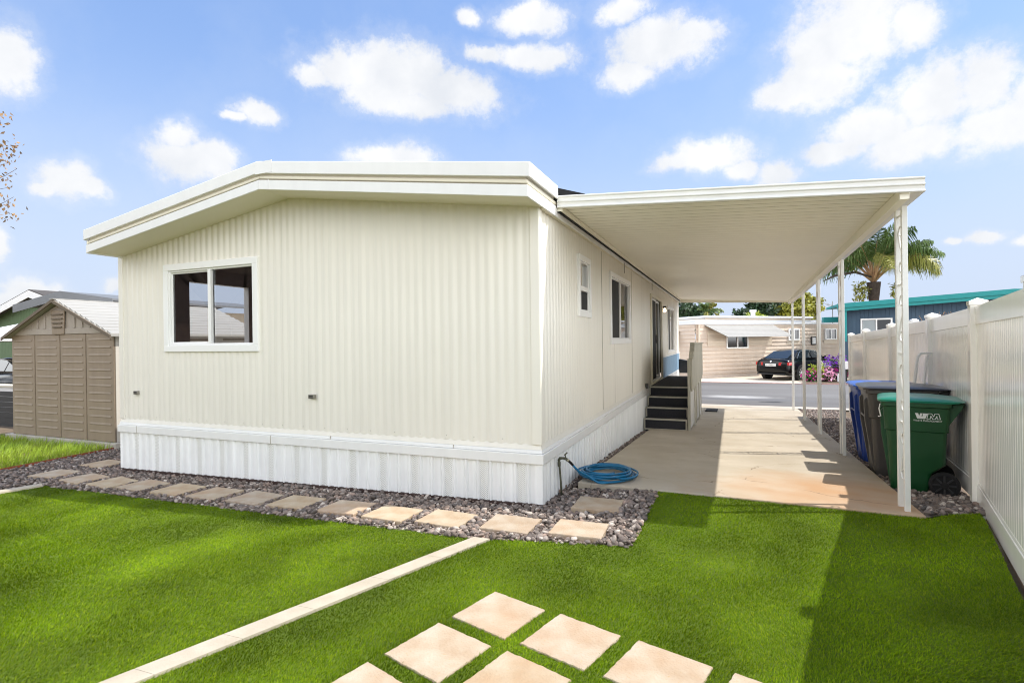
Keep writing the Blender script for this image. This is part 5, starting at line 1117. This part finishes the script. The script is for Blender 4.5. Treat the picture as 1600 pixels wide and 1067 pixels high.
# teal trimmed slate home
te = thing('slate_house', 'slate blue home with bright teal roof edge beyond the fence', 'house', (9.7, 26.3, -.42))
M['teal'] = mat('teal_trim', '#1c8c8c', .5, var=.04, vscale=3); M['slate'] = mat('slate_siding', '#40566a', .7, var=.04, vscale=3)
tz_ = lambda x: 3.2+.06*(min(x, 13.4)-6.63)-max(0, x-13.4)*.06
mb = MB()
n = 74
for i in range(n):
    a = 6.95+i*.175; b = a+.165
    mb.box(a, b, 26.3, 26.36, -.45, tz_(a)-.1); mb.box(b, a+.175, 26.318, 26.36, -.45, tz_(a)-.1)
mb.build('wall', M['slate'], te)
def band(mb, x0, x1, y0, y1, a, b):
    mb.hexa([(x0, y0, tz_(x0)-b), (x1, y0, tz_(x1)-b), (x1, y1, tz_(x1)-b), (x0, y1, tz_(x0)-b), (x0, y0, tz_(x0)-a), (x1, y0, tz_(x1)-a), (x1, y1, tz_(x1)-a), (x0, y1, tz_(x0)-a)])
mb = MB(); band(mb, 6.6, 13.4, 25.75, 29.2, 0, .12); band(mb, 13.4, 20.1, 25.75, 29.2, 0, .12); mb.build('roof', M['teal'], te)
mb = MB(); band(mb, 6.58, 13.4, 25.72, 25.749, -.02, .2); band(mb, 13.4, 20.12, 25.72, 25.749, -.02, .2); band(mb, 6.66, 13.4, 25.78, 25.81, .2, .36); band(mb, 13.4, 20, 25.78, 25.81, .2, .36); mb.build('fascia', M['teal'], te)
mb = MB(); mb.prism([(6.6, 25.85, 3.1), (7.0, 25.85, 3.1), (7.0, 25.85, 1.35), (6.82, 25.85, 1.35)], (0, .12, 0)); mb.build('corner_brace', M['teal'], te)
mb = MB(); mb.box(6.84, 6.96, 25.9, 26.0, -.45, 1.35); mb.build('post', M['slate'], te); mb = MB(); mb.box(6.8, 7.02, 25.86, 26.04, -.45, -.1); mb.build('post_base', M['teal'], te)
mb = MB(); mb.box(6.2, 6.9, 27.3, 27.9, 2.35, 2.62); mb.build('rear_roof', M['teal'], te)
mb = MB(); x0, x1, z0, z1 = 7.72, 8.9, 1.6, 2.4; w = .07
for a, b, c, d in ((x0-w, x1+w, z1, z1+w), (x0-w, x1+w, z0-w, z0), (x0-w, x0, z0, z1), (x1, x1+w, z0, z1), (8.28, 8.34, z0, z1)): mb.box(a, b, 26.23, 26.3, c, d)
o = mb.build('window', M['vinylw'], te); mb = MB(); mb.quad((x0, 26.27, z0), (x1, 26.27, z0), (x1, 26.27, z1), (x0, 26.27, z1)); mb.build('pane', M['darkglass'], o)
mb = MB(); mb.box(x0+.02, 8.27, 26.262, 26.266, z0+.02, z1-.02); mb.build('blind', mat('window_blind', '#9ba3a6', .8), o)
t = thing('aerial', 'thin television aerial standing beside the teal roof corner', 'aerial', (6.63, 27.4, 2.4))
mb = MB(); mb.tube([(6.63, 27.4, 2.3), (6.63, 27.4, 3.45)], .018, 6); mb.build('mast', M['outlet'], t)
mb = MB(); mb.tube([(6.3, 27.2, 3.3), (7.3, 27.8, 3.05)], .015, 6)
for k in range(6): s = k/5; c = Vector((6.3, 27.2, 3.3)).lerp(Vector((7.3, 27.8, 3.05)), s); mb.tube([c+Vector((-.1, .17, .1))*(1.2-.5*s), c-Vector((-.1, .17, .1))*(1.2-.5*s)], .009, 5)
mb.build('elements', M['outlet'], t)
for k, (x, y, z, r_, lab) in enumerate(((4.52, 5.3, 1.86, .10, 'larger rounded white garden ornament peeking over the fence'), (4.42, 5.9, 1.82, .075, 'smaller rounded white garden ornament peeking over the fence'))):
    t = thing('garden_ornament', lab, 'ornament', (x, y, -.2)); mb = MB(); mb.disc_ring((x+.1, y, z), (0, 0, 1), [(.03, -r_), (r_*.8, -r_*.6), (r_, 0), (r_*.8, r_*.55), (.02, r_*.8)], 14); mb.build('globe', M['white'], t, smooth=True)
    mb = MB(); mb.tube([(x+.1, y, -.3), (x+.1, y, z-r_+.005)], .025, 8); mb.build('stem', M['dark'], t)
t = thing('dry_plant', 'dark spiky plant tips just above the fence between two posts', 'plant', (4.55, 4.8, -.2)); mb = MB(); r = random.Random(3)
for k in range(26):
    x, y = 4.45+r.uniform(0, .25), 4.45+r.uniform(-.35, .75); mb.tube([(x, y, .9), (x+r.uniform(-.05, .05), y+r.uniform(-.05, .05), 1.6), (x+r.uniform(-.12, .12), y+r.uniform(-.12, .12), 1.86+r.uniform(0, .09))], [.008, .006, .002], 5)
mb.build('stems', M['leaf_dry'], t)

# ------------------------------------------------------------------ car
def make_car(label, loc, rotz):
    t = thing('parked_car', label, 'car', (0, 0, 0))
    paint = M.setdefault('carpaint', mat('black_car_paint', '#050506', .16, spec=.32)); 
    # body lofted along its length: x, half width, sill, shoulder height, top height
    st = [(-.98, .62, .42, .62, .72), (-.94, .78, .30, .72, .93), (-.8, .86, .24, .80, 1.0), (-.45, .895, .2, .82, 1.005), (0, .905, .19, .83, 1.0), (.6, .905, .19, .83, .98), (1.4, .905, .19, .82, .96), (2.1, .90, .19, .80, .945), (2.55, .89, .19, .78, .90), (3.0, .87, .2, .74, .84), (3.35, .80, .22, .66, .76), (3.52, .66, .3, .58, .64)]
    rings = []
    for x, w, s, sh_, tp_ in st:
        rings.append([(x, y, z) for y, z in ((-w*.92, s), (-w, s+.12), (-w, (s+sh_)/2), (-w*.985, sh_), (-w*.9, tp_-.03), (-w*.55, tp_), (0, tp_+.012), (w*.55, tp_), (w*.9, tp_-.03), (w*.985, sh_), (w, (s+sh_)/2), (w, s+.12), (w*.92, s))])
    mb = MB(); mb.loft(rings, True); o = mb.build('body', paint, t, smooth=True, angle=50)
    sub = o.modifiers.new('s', 'SUBSURF'); sub.levels = 1; sub.render_levels = 2
    # greenhouse
    gh = [(-.55, .70, .99, 1.0), (-.2, .68, 1.0, 1.17), (.15, .64, 1.0, 1.34), (.5, .60, 1.0, 1.405), (1.0, .59, .98, 1.42), (1.5, .60, .96, 1.385), (1.9, .64, .95, 1.24), (2.4, .70, .93, .95)]
    rings = [[(x, y, z) for y, z in ((-w0, zb_), (-w0+(.0), zb_+.02), (-w0+.0*1, (zb_+zt_)/2), (-w0*.93, zt_-.05), (-w0*.75, zt_-.005), (0, zt_+.01), (w0*.75, zt_-.005), (w0*.93, zt_-.05), (w0, (zb_+zt_)/2), (w0, zb_+.02), (w0, zb_))] for x, w0, zb_, zt_ in [(a, .80-(.80-b)*min(1, (d-c)/.42), c-.03, d) for a, b, c, d in gh]]
    mb = MB(); mb.loft(rings, True); mb.build('cabin', paint, t, smooth=True, angle=60)
    gl = M.setdefault('carglass', mat('car_glass', '#1a2226', .04, spec=.8))
    def yside(z): return .795-.19*(z-.97)/.42+.004
    for s in (-1, 1):
        for poly in ([(-.05, 1.03), (.28, 1.30), (.42, 1.33), (.42, 1.03)], [(.47, 1.03), (.47, 1.335), (.95, 1.36), (1.02, 1.03)], [(1.08, 1.03), (1.02, 1.355), (1.45, 1.33), (1.72, 1.2), (1.98, 1.03)]):
            mb = MB(); mb.prism([(x, s*(yside(z)), z) for x, z in poly], (0, s*.006, 0)); mb.build('side_window', gl, t)
        mb = MB(); pts = [(-.12, 1.03), (.26, 1.325), (.95, 1.385), (1.46, 1.355), (1.76, 1.21)]; mb.tube([(x, s*(yside(z)+.004), z) for x, z in pts], .009, 5); mb.build('window_trim', M['brass'] if False else M['chrome'], t)
        mb = MB(); mb.loft([[(1.72, s*.86, 1.0), (1.84, s*.86, 1.0), (1.84, s*.86, 1.03), (1.72, s*.86, 1.03)], [(1.70, s*1.02, .98), (1.86, s*1.02, .98), (1.84, s*1.02, 1.11), (1.70, s*1.02, 1.11)]]); mb.build('mirror', paint, t, bevel=.02)
        mb = MB(); mb.hexa([(-1.0, s*.40, .70), (-.88, s*.85, .71), (-.64, s*.90, .73), (-.88, s*.40, .70), (-.985, s*.40, .84), (-.86, s*.84, .85), (-.62, s*.89, .86), (-.86, s*.40, .84)]); mb.build('tail_light', M['tail'], t, bevel=.01)
    mb = MB(); mb.hexa([(-.6, -.58, 1.02), (-.6, .58, 1.02), (-.59, .58, 1.0), (-.59, -.58, 1.0), (.06, -.49, 1.335), (.06, .49, 1.335), (.08, .49, 1.30), (.08, -.49, 1.30)]); mb.build('rear_window', gl, t)
    mb = MB(); mb.hexa([(2.35, -.64, .985), (2.35, .64, .985), (2.3, .64, .98), (2.3, -.64, .98), (1.78, -.53, 1.335), (1.78, .53, 1.335), (1.74, .53, 1.31), (1.74, -.53, 1.31)]); mb.build('windscreen', gl, t)
    mb = MB(); mb.box(-1.0, -.965, -.26, .26, .66, .78); o = mb.build('number_plate', M['white'], t, bevel=.006)
    mb = MB()
    for k in range(7): mb.box(-1.004, -1.0005, -.2+k*.06, -.165+k*.06, .69, .745)
    mb.build('plate_mark', M['outlet'], o)
    mb = MB(); mb.disc_ring((-.965, 0, .885), (-1, 0, .2), [(.045, -.02), (.045, .008), (.036, .012)], 16); mb.build('emblem', M['chrome'], t)
    mb = MB(); mb.box(-1.0, -.93, -.70, .70, .27, .33); mb.build('bumper_trim', M['dark'], t, bevel=.01)
    for x in (0, 2.76):
        for s in (-1, 1):
            c = (x, s*.80, .33); mb = MB(); mb.disc_ring(c, (0, s, 0), [(.22, -.12), (.32, -.11), (.335, -.08), (.335, .09), (.32, .115), (.25, .12), (.235, .10), (.23, .06), (0, .055)], 32); wo = mb.build('wheel', M['rubber'], t, smooth=True, angle=30)
            mb = MB()
            for k in range(10): a = 2*PI*k/10+.2; mb.bar((c[0]+.05*math.cos(a), c[1]+s*.1, c[2]+.05*math.sin(a)), (c[0]+.235*math.cos(a+.12), c[1]+s*.105, c[2]+.235*math.sin(a+.12)), .045, .02, up=(0, 1, 0))
            mb.disc_ring(c, (0, s, 0), [(.06, .09), (.06, .118), (.03, .122)], 14); mb.disc_ring(c, (0, s, 0), [(.225, .095), (.245, .118), (.252, .12), (.252, .1)], 32, cap=False); mb.build('rim', M['chrome'], wo)
            mb = MB(); mb.disc_ring((x, s*.84, .34), (0, s, 0), [(.385, -.1), (.385, .068), (.30, .069)], 28, cap=False); mb.build('wheel_arch', M['dark'], t)
    t.location = loc; t.rotation_euler.z = rotz; return t
M['chrome'] = mat('alloy_silver', '#d6d8da', .22, metal=.9); M['tail'] = mat('tail_light_red', '#c01818', .15, coat=1)
make_car('black saloon car parked beside the tan house across the street', (4.0, 23.75, -.40), PI/2-R(37))
make_car('black car half hidden behind the shed under the white canopy', (-17.6, 4.9, -.12), R(180))

# ------------------------------------------------------------------ flowers across the street
PET = {'purple': mat('petal_purple', '#7a2fb0', .6, island=.3), 'magenta': mat('petal_magenta', '#c83a92', .6, island=.3), 'pink': mat('petal_pink', '#e3a3c0', .6, island=.2), 'white': mat('petal_white', '#e8e4e2', .6)}
for k, (x, y, z, rx, rz, c, lab) in enumerate([(4.95, 22.35, -.19, .36, .24, 'magenta', 'low magenta flowering shrub behind the third carport post, left of the flower bed'), (5.3, 22.6, .02, .42, .40, 'leaf', 'yellow green leafy shrub between the flower clumps'),
        (5.62, 22.45, -.14, .34, .26, 'pink', 'pale pink flowering shrub low in the middle of the flower bed'), (6.12, 22.95, .30, .48, .36, 'purple', 'tall purple flowering shrub at the right of the flower bed'), (6.35, 22.8, .02, .36, .26, 'magenta', 'magenta flowering shrub below the purple one'), (5.66, 22.9, .18, .26, .22, 'white', 'small white flowering shrub above the pale pink one')]):
    t = thing('flowering_shrub', lab, 'shrub', (x, y, -.42), 'flowering shrubs across the street')
    V, Fc = leaf_cloud(700, [(0, 0, z+.42, rx, rx, rz)], .05, 200+k, .5, shell=.3); raw_mesh('leaves', V, Fc, 4, M['leaf_lime'] if c == 'leaf' else M['leaf_green'], t)
    mb = MB()
    for a in range(5): mb.tube([(x, y, -.44), (x+rx*.5*math.cos(a*1.3), y+rx*.5*math.sin(a*1.3), z)], [.015, .008], 5)
    mb.build('stems', M['bark'], t)
    if c != 'leaf': V, Fc = leaf_cloud(130 if k == 0 else 420, [(0, 0, z+.46, rx*1.05, rx*1.05, rz*1.05)], .045, 300+k, .9, shell=.85); raw_mesh('petals', V, Fc, 4, PET[c], t)
kind(poly_sheet('ground', [(4.45, 21.3), (7.2, 21.3), (8.2, 24.0), (5.6, 23.9)], .03, M['soil']), 'structure')
for k, (x, y, z, w, m_, lab) in enumerate(((6.05, 22.35, .0, .10, 'galv', 'short pale post in front of the purple flowers'), (6.32, 22.3, .18, .15, 'white', 'small white box on a short dark post in front of the purple flowers'))):
    t = thing('marker_post', lab, 'post', (x, y, -.42)); mb = MB(); mb.box(x-.05, x+.05, y-.05, y+.05, -.45, z); mb.build('post', M['galv'] if k == 0 else M['dark'], t, bevel=.006)
    mb = MB(); mb.box(x-w*.6, x+w*.6, y-w*.6, y+w*.6, z+.001, z+(.06 if k == 0 else .34)); mb.build('box', M['dark'] if k == 0 else M['white'], t, bevel=.01)

# ------------------------------------------------------------------ trees and palms
def palm(name, label, base, hz, nf, fl, seed, full=True, spread=(25, 100), rtop=.22, lw=.05, dense=5, drop=.42, stem='palmstem'):
    t = thing(name, label, 'palm tree', base, None); b = Vector(base); r = random.Random(seed)
    mb = MB(); mb.tube([b+Vector((0, 0, -.2)), b+Vector((.08, 0, hz*.5)), b+Vector((0, 0, hz*.8)), b+Vector((0, 0, hz))], [rtop*1.1, rtop*.9, rtop, rtop*1.4], 12); mb.build('trunk', M['bark'], t, smooth=True)
    c = b+Vector((0, 0, hz-.05)); Vg = [[], []]; sm = MB()
    for k in range(nf):
        a = 2*PI*k/nf*3.236+r.uniform(-.3, .3); el0 = R(88-(k/nf)*spread[0]-r.uniform(0, 12)); L_ = fl*r.uniform(.85, 1.1); bend = R(spread[1])*r.uniform(.75, 1.2)*(.6+.6*k/nf)
        p = c.copy(); pts = [p.copy()]; seg = 16; e = el0
        for i in range(seg):
            p = p+Vector((math.cos(a)*math.cos(e), math.sin(a)*math.cos(e), math.sin(e)))*L_/seg; pts.append(p.copy()); e -= bend/seg*(.35+1.3*i/seg)
        sm.tube(pts[:12], [.05*rtop/.22*(1-.07*i) for i in range(12)], 5)
        yel = 1 if (k/nf > .84 or r.random() < .06) else 0
        for i in range(5, seg):
            for q in range(dense):
                s = (i+q/dense)/seg; base_p = pts[i].lerp(pts[i+1], q/dense); tg = (pts[i+1]-pts[i]).normalized(); sd = tg.cross(Vector((0, 0, 1))); sd.normalize(); up = sd.cross(tg)
                ll = fl*.24*math.sin(PI*min(1, (s-.22)/.78*.9+.1))**.6*r.uniform(.8, 1.15)
                for sg in (-1, 1):
                    d = (sd*sg*.8+tg*.55+up*r.uniform(-.5, .45)).normalized(); m_ = base_p+d*ll*.55; tp_ = base_p+d*ll*.85+Vector((0, 0, -ll*drop)); w_ = up.cross(d)*lw*.0+tg*lw*.5
                    Vg[yel].append((base_p-w_*.6, base_p+w_*.6, m_+w_, m_-w_)); Vg[yel].append((m_-w_, m_+w_, tp_+w_*.2, tp_-w_*.2))
    sm.build('stalks', M[stem], t, smooth=True)
    for y in (0, 1):
        if Vg[y]:
            V = np.array([[p[:] for p in q] for q in Vg[y]]).reshape(-1, 3)-np.array(base); raw_mesh('fronds', V, np.arange(len(V)).reshape(-1, 4), 4, M['palm_y' if y else 'palm'], t)
    return t
p = palm('palm_tree', 'tall feathery palm rising behind the slate blue home', (9.36, 31.7, -.4), 5.1, 26, 4.1, 4, spread=(36, 105), rtop=.26, lw=.05, dense=8, drop=.6)
mb = MB(); mb.tube([(9.2, 31.5, 5.0), (8.3, 30.9, 5.25), (7.2, 30.3, 5.05), (6.6, 30.0, 4.75)], [.05, .07, .07, .02], 6); mb.build('dead_frond', M['bark'], p)
V, Fc = leaf_cloud(500, [(-.7, -.3, 4.55, .4, .4, .6), (1.1, -.2, 4.6, .35, .35, .5)], .12, 77, .3); raw_mesh('skirt_leaves', V, Fc, 4, M['palm_y'], p)
palm('palm_tree', 'small distant palm over the left end of the tan house roof', (-.14, 44.0, -.4), 4.2, 14, 1.5, 9, spread=(75, 110), rtop=.12, lw=.07, stem='palm')
tree('leafy_tree', 'dark green tree at the left end above the tan house', 'tree', (-2.0, 43.5, -.4), 3, .2, [(0, 0, 4.4, 1.3, 1.3, 1.3), (.8, 0, 3.7, 1.0, 1, .9), (-1, 0, 3.6, 1.2, 1, .9)], 3600, .15, M['leaf_dark'], 21, 'trees behind the tan house')
tree('leafy_tree', 'green bushy tree between the dark tree and the small palm', 'tree', (-.9, 46.3, -.4), 3, .2, [(0, 0, 4.0, .9, .9, .9), (.5, 0, 4.3, .6, .6, .6), (-.7, 0, 3.6, .8, .8, .7)], 2600, .15, M['leaf_green'], 22, 'trees behind the tan house')
tree('leafy_tree', 'broad dark green tree behind the middle of the tan house roof', 'tree', (4.4, 45.2, -.4), 2.6, .3, [(0, 0, 4.0, 1.7, 1.5, 1.1), (-1.6, 0, 3.8, .9, 1, .7), (1.6, .5, 4.2, 1.2, 1.1, .9), (-.6, 0, 4.6, .8, .8, .6)], 6500, .16, M['leaf_dark'], 23, 'trees behind the tan house')
tree('leafy_tree', 'rounded yellow green tree at the right end of the tan house roof', 'tree', (7.0, 44.6, -.4), 2.6, .3, [(0, 0, 4.1, 1.3, 1.3, 1.2), (-1.2, .2, 3.9, 1.0, 1, .9), (.6, 0, 4.6, .9, .9, .8)], 5200, .14, M['leaf_yellow'], 24, 'trees behind the tan house')
tree('leafy_tree', 'small lime green tree in front of the broad dark tree', 'tree', (3.4, 42.5, -.4), 2.4, .12, [(0, 0, 3.5, .7, .6, .5), (.6, 0, 3.4, .5, .5, .4)], 1300, .13, M['leaf_lime'], 25, 'trees behind the tan house')
# bare tree beside the camera's left with a few dry leaves
tb = thing('bare_tree', 'nearly bare tree with dry brown leaves reaching in at the left frame edge', 'tree', (-7.9, -3.0, -.14))
mb = MB(); r = random.Random(12); tips = []
def limb(p, d, L_, rad, depth):
    p = Vector(p); d = Vector(d).normalized(); pts = [p]; rr = [rad]; n = 5
    for i in range(n):
        d = (d+Vector((r.uniform(-.22, .22), r.uniform(-.22, .22), r.uniform(-.1, .2)))).normalized(); p = p+d*L_/n; pts.append(p); rr.append(rad*(1-.5*(i+1)/n))
    mb.tube(pts, rr, 7 if rad > .03 else 5)
    if depth == 0: tips.append(pts[-1]); tips.append(pts[-3]); return
    for k in range(3):
        q = pts[-1] if k < 2 else pts[3]; a = r.uniform(0, 6.28); limb(q, d+Vector((math.cos(a), math.sin(a), r.uniform(-.1, .5)))*.8, L_*.66, rr[-1]*.8, depth-1)
mb.tube([(-7.9, -3.0, -.3), (-7.88, -2.98, .6), (-7.82, -2.95, 1.5), (-7.8, -2.9, 2.2)], [.24, .19, .17, .17], 12)
limb((-7.8, -2.9, 2.15), (.05, .7, .9), 1.9, .12, 3); limb((-7.8, -2.9, 2.15), (-.8, -.3, .8), 1.8, .12, 3); limb((-7.82, -2.95, 2.0), (.2, -.9, .9), 1.6, .09, 2)
for z in (3.35, 4.0, 4.35):      # the branches whose tips show in the photo
    limb((-7.75, -2.3, z-.5), (.35, .95, .25), 1.15, .012, 1)
mb.build('trunk', M['bark'], tb, smooth=True)
cl_ = []
for x, y, z, n in ((-7.02, -.9, 4.45, 12), (-6.93, -.86, 4.22, 26), (-7.0, -.9, 4.02, 26), (-6.86, -.85, 4.07, 9), (-7.02, -.9, 3.8, 16), (-6.95, -.9, 3.42, 16), (-6.9, -.9, 3.3, 18), (-7.08, -.9, 4.6, 8)):
    for k in range(n): cl_.append((x+r.gauss(0, .06), y+r.gauss(0, .06), z+r.gauss(0, .07)))
for tp_ in tips:
    for k in range(3): cl_.append((tp_.x+r.gauss(0, .08), tp_.y+r.gauss(0, .08), tp_.z+r.gauss(0, .08)))
m2 = MB()
for (x, y, z) in cl_:
    a = Vector((r.gauss(0, 1), r.gauss(0, 1), r.gauss(0, 1)-.8)).normalized()*r.uniform(.02, .036); b = a.cross(Vector((r.gauss(0, 1), r.gauss(0, 1), r.gauss(0, 1)))).normalized()*a.length*.55; c = Vector((x, y, z)); n_ = a.cross(b).normalized()*.006
    m2.add([c-a, c+b+n_, c+a, c-b+n_], [(0, 1, 2), (0, 2, 3)])
m2.build('leaves', M['leaf_dry'], tb)

# ------------------------------------------------------------------ left background
be = thing('beige_house', 'beige home with a dark grey roof edge behind the shed', 'house', (-19.8, 6.9, -.13))
M['beige'] = mat('beige_siding', '#b7a892', .7, var=.04, vscale=3); M['greyf'] = mat('grey_fascia', '#6f7173', .6, var=.04)
def gab(x): return 3.515-abs(x+19.79)*.133
mb = MB()
for i in range(40):
    a = -22.2+i*.12; b = a+.105; mb.box(a, b, 6.9, 6.93, -.2, gab(a)-.28); mb.box(b, a+.12, 6.91, 6.93, -.2, gab(b)-.28)
mb.box(-22.2, -22.17, 6.93, 13.5, -.2, 2.9); mb.box(-17.43, -17.4, 6.93, 13.5, -.2, 2.9); mb.build('wall', M['beige'], be)
def chev2(mb, x0, xm_, x1, y0, y1, zf, a, b):
    for p, q in ((x0, xm_), (xm_, x1)): mb.hexa([(p, y0, zf(p)-b), (q, y0, zf(q)-b), (q, y1, zf(q)-b), (p, y1, zf(p)-b), (p, y0, zf(p)-a), (q, y0, zf(q)-a), (q, y1, zf(q)-a), (p, y1, zf(p)-a)])
mb = MB(); chev2(mb, -22.6, -19.79, -17.0, 6.5, 13.6, gab, -.01, .06); mb.build('roof', M['greyf'], be)
mb = MB(); chev2(mb, -22.62, -19.79, -16.98, 6.47, 6.499, gab, -.02, .27); mb.build('fascia', M['greyf'], be)
mb = MB(); mb.box(-22.0, -21.0, 6.86, 6.9, 1.9, 2.5); mb.build('window', M['darkglass'], be)
gr = thing('green_house', 'green sided house with white gable boards at the far left', 'house', (-26.8, 9.4, -.13))
M['greens'] = mat('green_siding', '#5d7350', .7, var=.05, vscale=3); gz2 = lambda x: 4.09-abs(x+26.79)*(.277)
mb = MB()
for i in range(76):
    a = -31.3+i*.12; b = a+.11; mb.box(a, b, 9.4, 9.43, -.2, gz2(a)-.1); mb.box(b, a+.12, 9.412, 9.43, -.2, gz2(b)-.1)
mb.box(-31.3, -22.2, 9.385, 9.4, 2.0, 2.03); mb.box(-22.23, -22.2, 9.43, 13.5, -.2, 2.7); mb.build('wall', M['greens'], gr)
mb = MB(); chev2(mb, -31.8, -26.79, -21.8, 9.0, 13.6, gz2, -.05, .0); mb.build('roof', mat('roof_dark', '#4d4844', .8), gr)
mb = MB(); chev2(mb, -31.8, -26.79, -21.8, 8.97, 8.999, gz2, .0, .3); mb.build('bargeboard', M['white'], gr)
mb = MB(); mb.box(-27.6, -26.2, 9.33, 9.384, 1.2, 2.15); o = mb.build('window', mat('cream_trim', '#e2dcc0', .5), gr); mb = MB(); mb.box(-27.5, -26.3, 9.325, 9.329, 1.3, 2.05); mb.build('pane', M['darkglass'], o)
ca = thing('canopy', 'white tent canopy with a dark frame left of the shed', 'canopy', (-18.3, 4.6, -.13))
mb = MB(); mb.add([(-19.9, 3.2, 1.8), (-16.7, 3.2, 1.8), (-16.7, 8.6, 1.8), (-19.9, 8.6, 1.8), (-18.6, 5.2, 2.45), (-18.0, 5.2, 2.45), (-18.0, 6.6, 2.45), (-18.6, 6.6, 2.45)], [(0, 1, 5, 4), (1, 2, 6, 5), (2, 3, 7, 6), (3, 0, 4, 7), (4, 5, 6, 7)]); mb.add([(-18.8, 5.0, 2.4), (-17.8, 5.0, 2.4), (-17.8, 6.8, 2.4), (-18.8, 6.8, 2.4), (-18.3, 5.9, 2.75)], [(0, 1, 4), (1, 2, 4), (2, 3, 4), (3, 0, 4)])
cv = mb.build('cover', M['white'], ca); cv.modifiers.new('t', 'SOLIDIFY').thickness = .02
mb = MB()
for x in (-19.8, -16.8):
    for y in (3.3, 8.5): mb.box(x-.04, x+.04, y-.04, y+.04, -.2, 1.78)
for y in (3.3, 8.5): mb.box(-19.8, -16.8, y-.02, y+.02, 1.72, 1.77); mb.box(-19.8, -16.8, y-.02, y+.02, 1.52, 1.56)
for k in range(11): x = -19.6+k*.27; mb.tube([(x, 3.3, 1.56), (x+.13, 3.3, 1.71), (x+.26, 3.3, 1.56)], .012, 5)
mb.build('frame', M['dark'], ca)
lw_ = thing('low_wall', 'low white wall behind the black fence at the left edge', 'wall', (-17.2, 3.4, -.13)); mb = MB(); mb.box(-24, -14.2, 2.9, 3.05, -.2, .6); mb.build('wall', M['white'], lw_, bevel=.01)
mb = MB(); mb.box(-24, -14.18, 2.86, 3.09, .602, .66); mb.build('coping', M['soffit'], lw_, bevel=.01)
bf = thing('black_fence', 'low black boarded fence left of the shed', 'fence', (-13.2, 2.0, -.13)); mb = MB()
for i in range(7): mb.box(-16.5, -11.15, 2.0, 2.03, -.2+i*.118, -.2+i*.118+.11)
mb.build('boards', mat('black_board', '#232323', .6, var=.2, vscale=6), bf)
for k in range(4): mb = MB(); x = -11.3-k*1.6; mb.box(x-.05, x+.05, 2.031, 2.12, -.2, .64); mb.build('post', M['dark'], bf)
# the neighbour behind the viewer that the front window mirrors
bh = thing('brown_house', 'brown boarded home behind the viewer, seen only as a reflection in the front window', 'house', (-17, -11, -.13))
M['brown'] = mat('brown_siding', '#a98e7d', .8, var=.15, vscale=3)
mb = MB()
for i in range(25): mb.box(-26, -9, -11-.03, -11+.0, -.2+i*.2, -.2+i*.2+.185); 
mb.box(-26, -9, -16, -11.03, -.2, 4.9); mb.build('wall', M['brown'], bh)
mb = MB(); mb.box(-26.5, -8.5, -16.5, -10.5, 4.901, 5.1); mb.build('roof', M['galv'], bh)
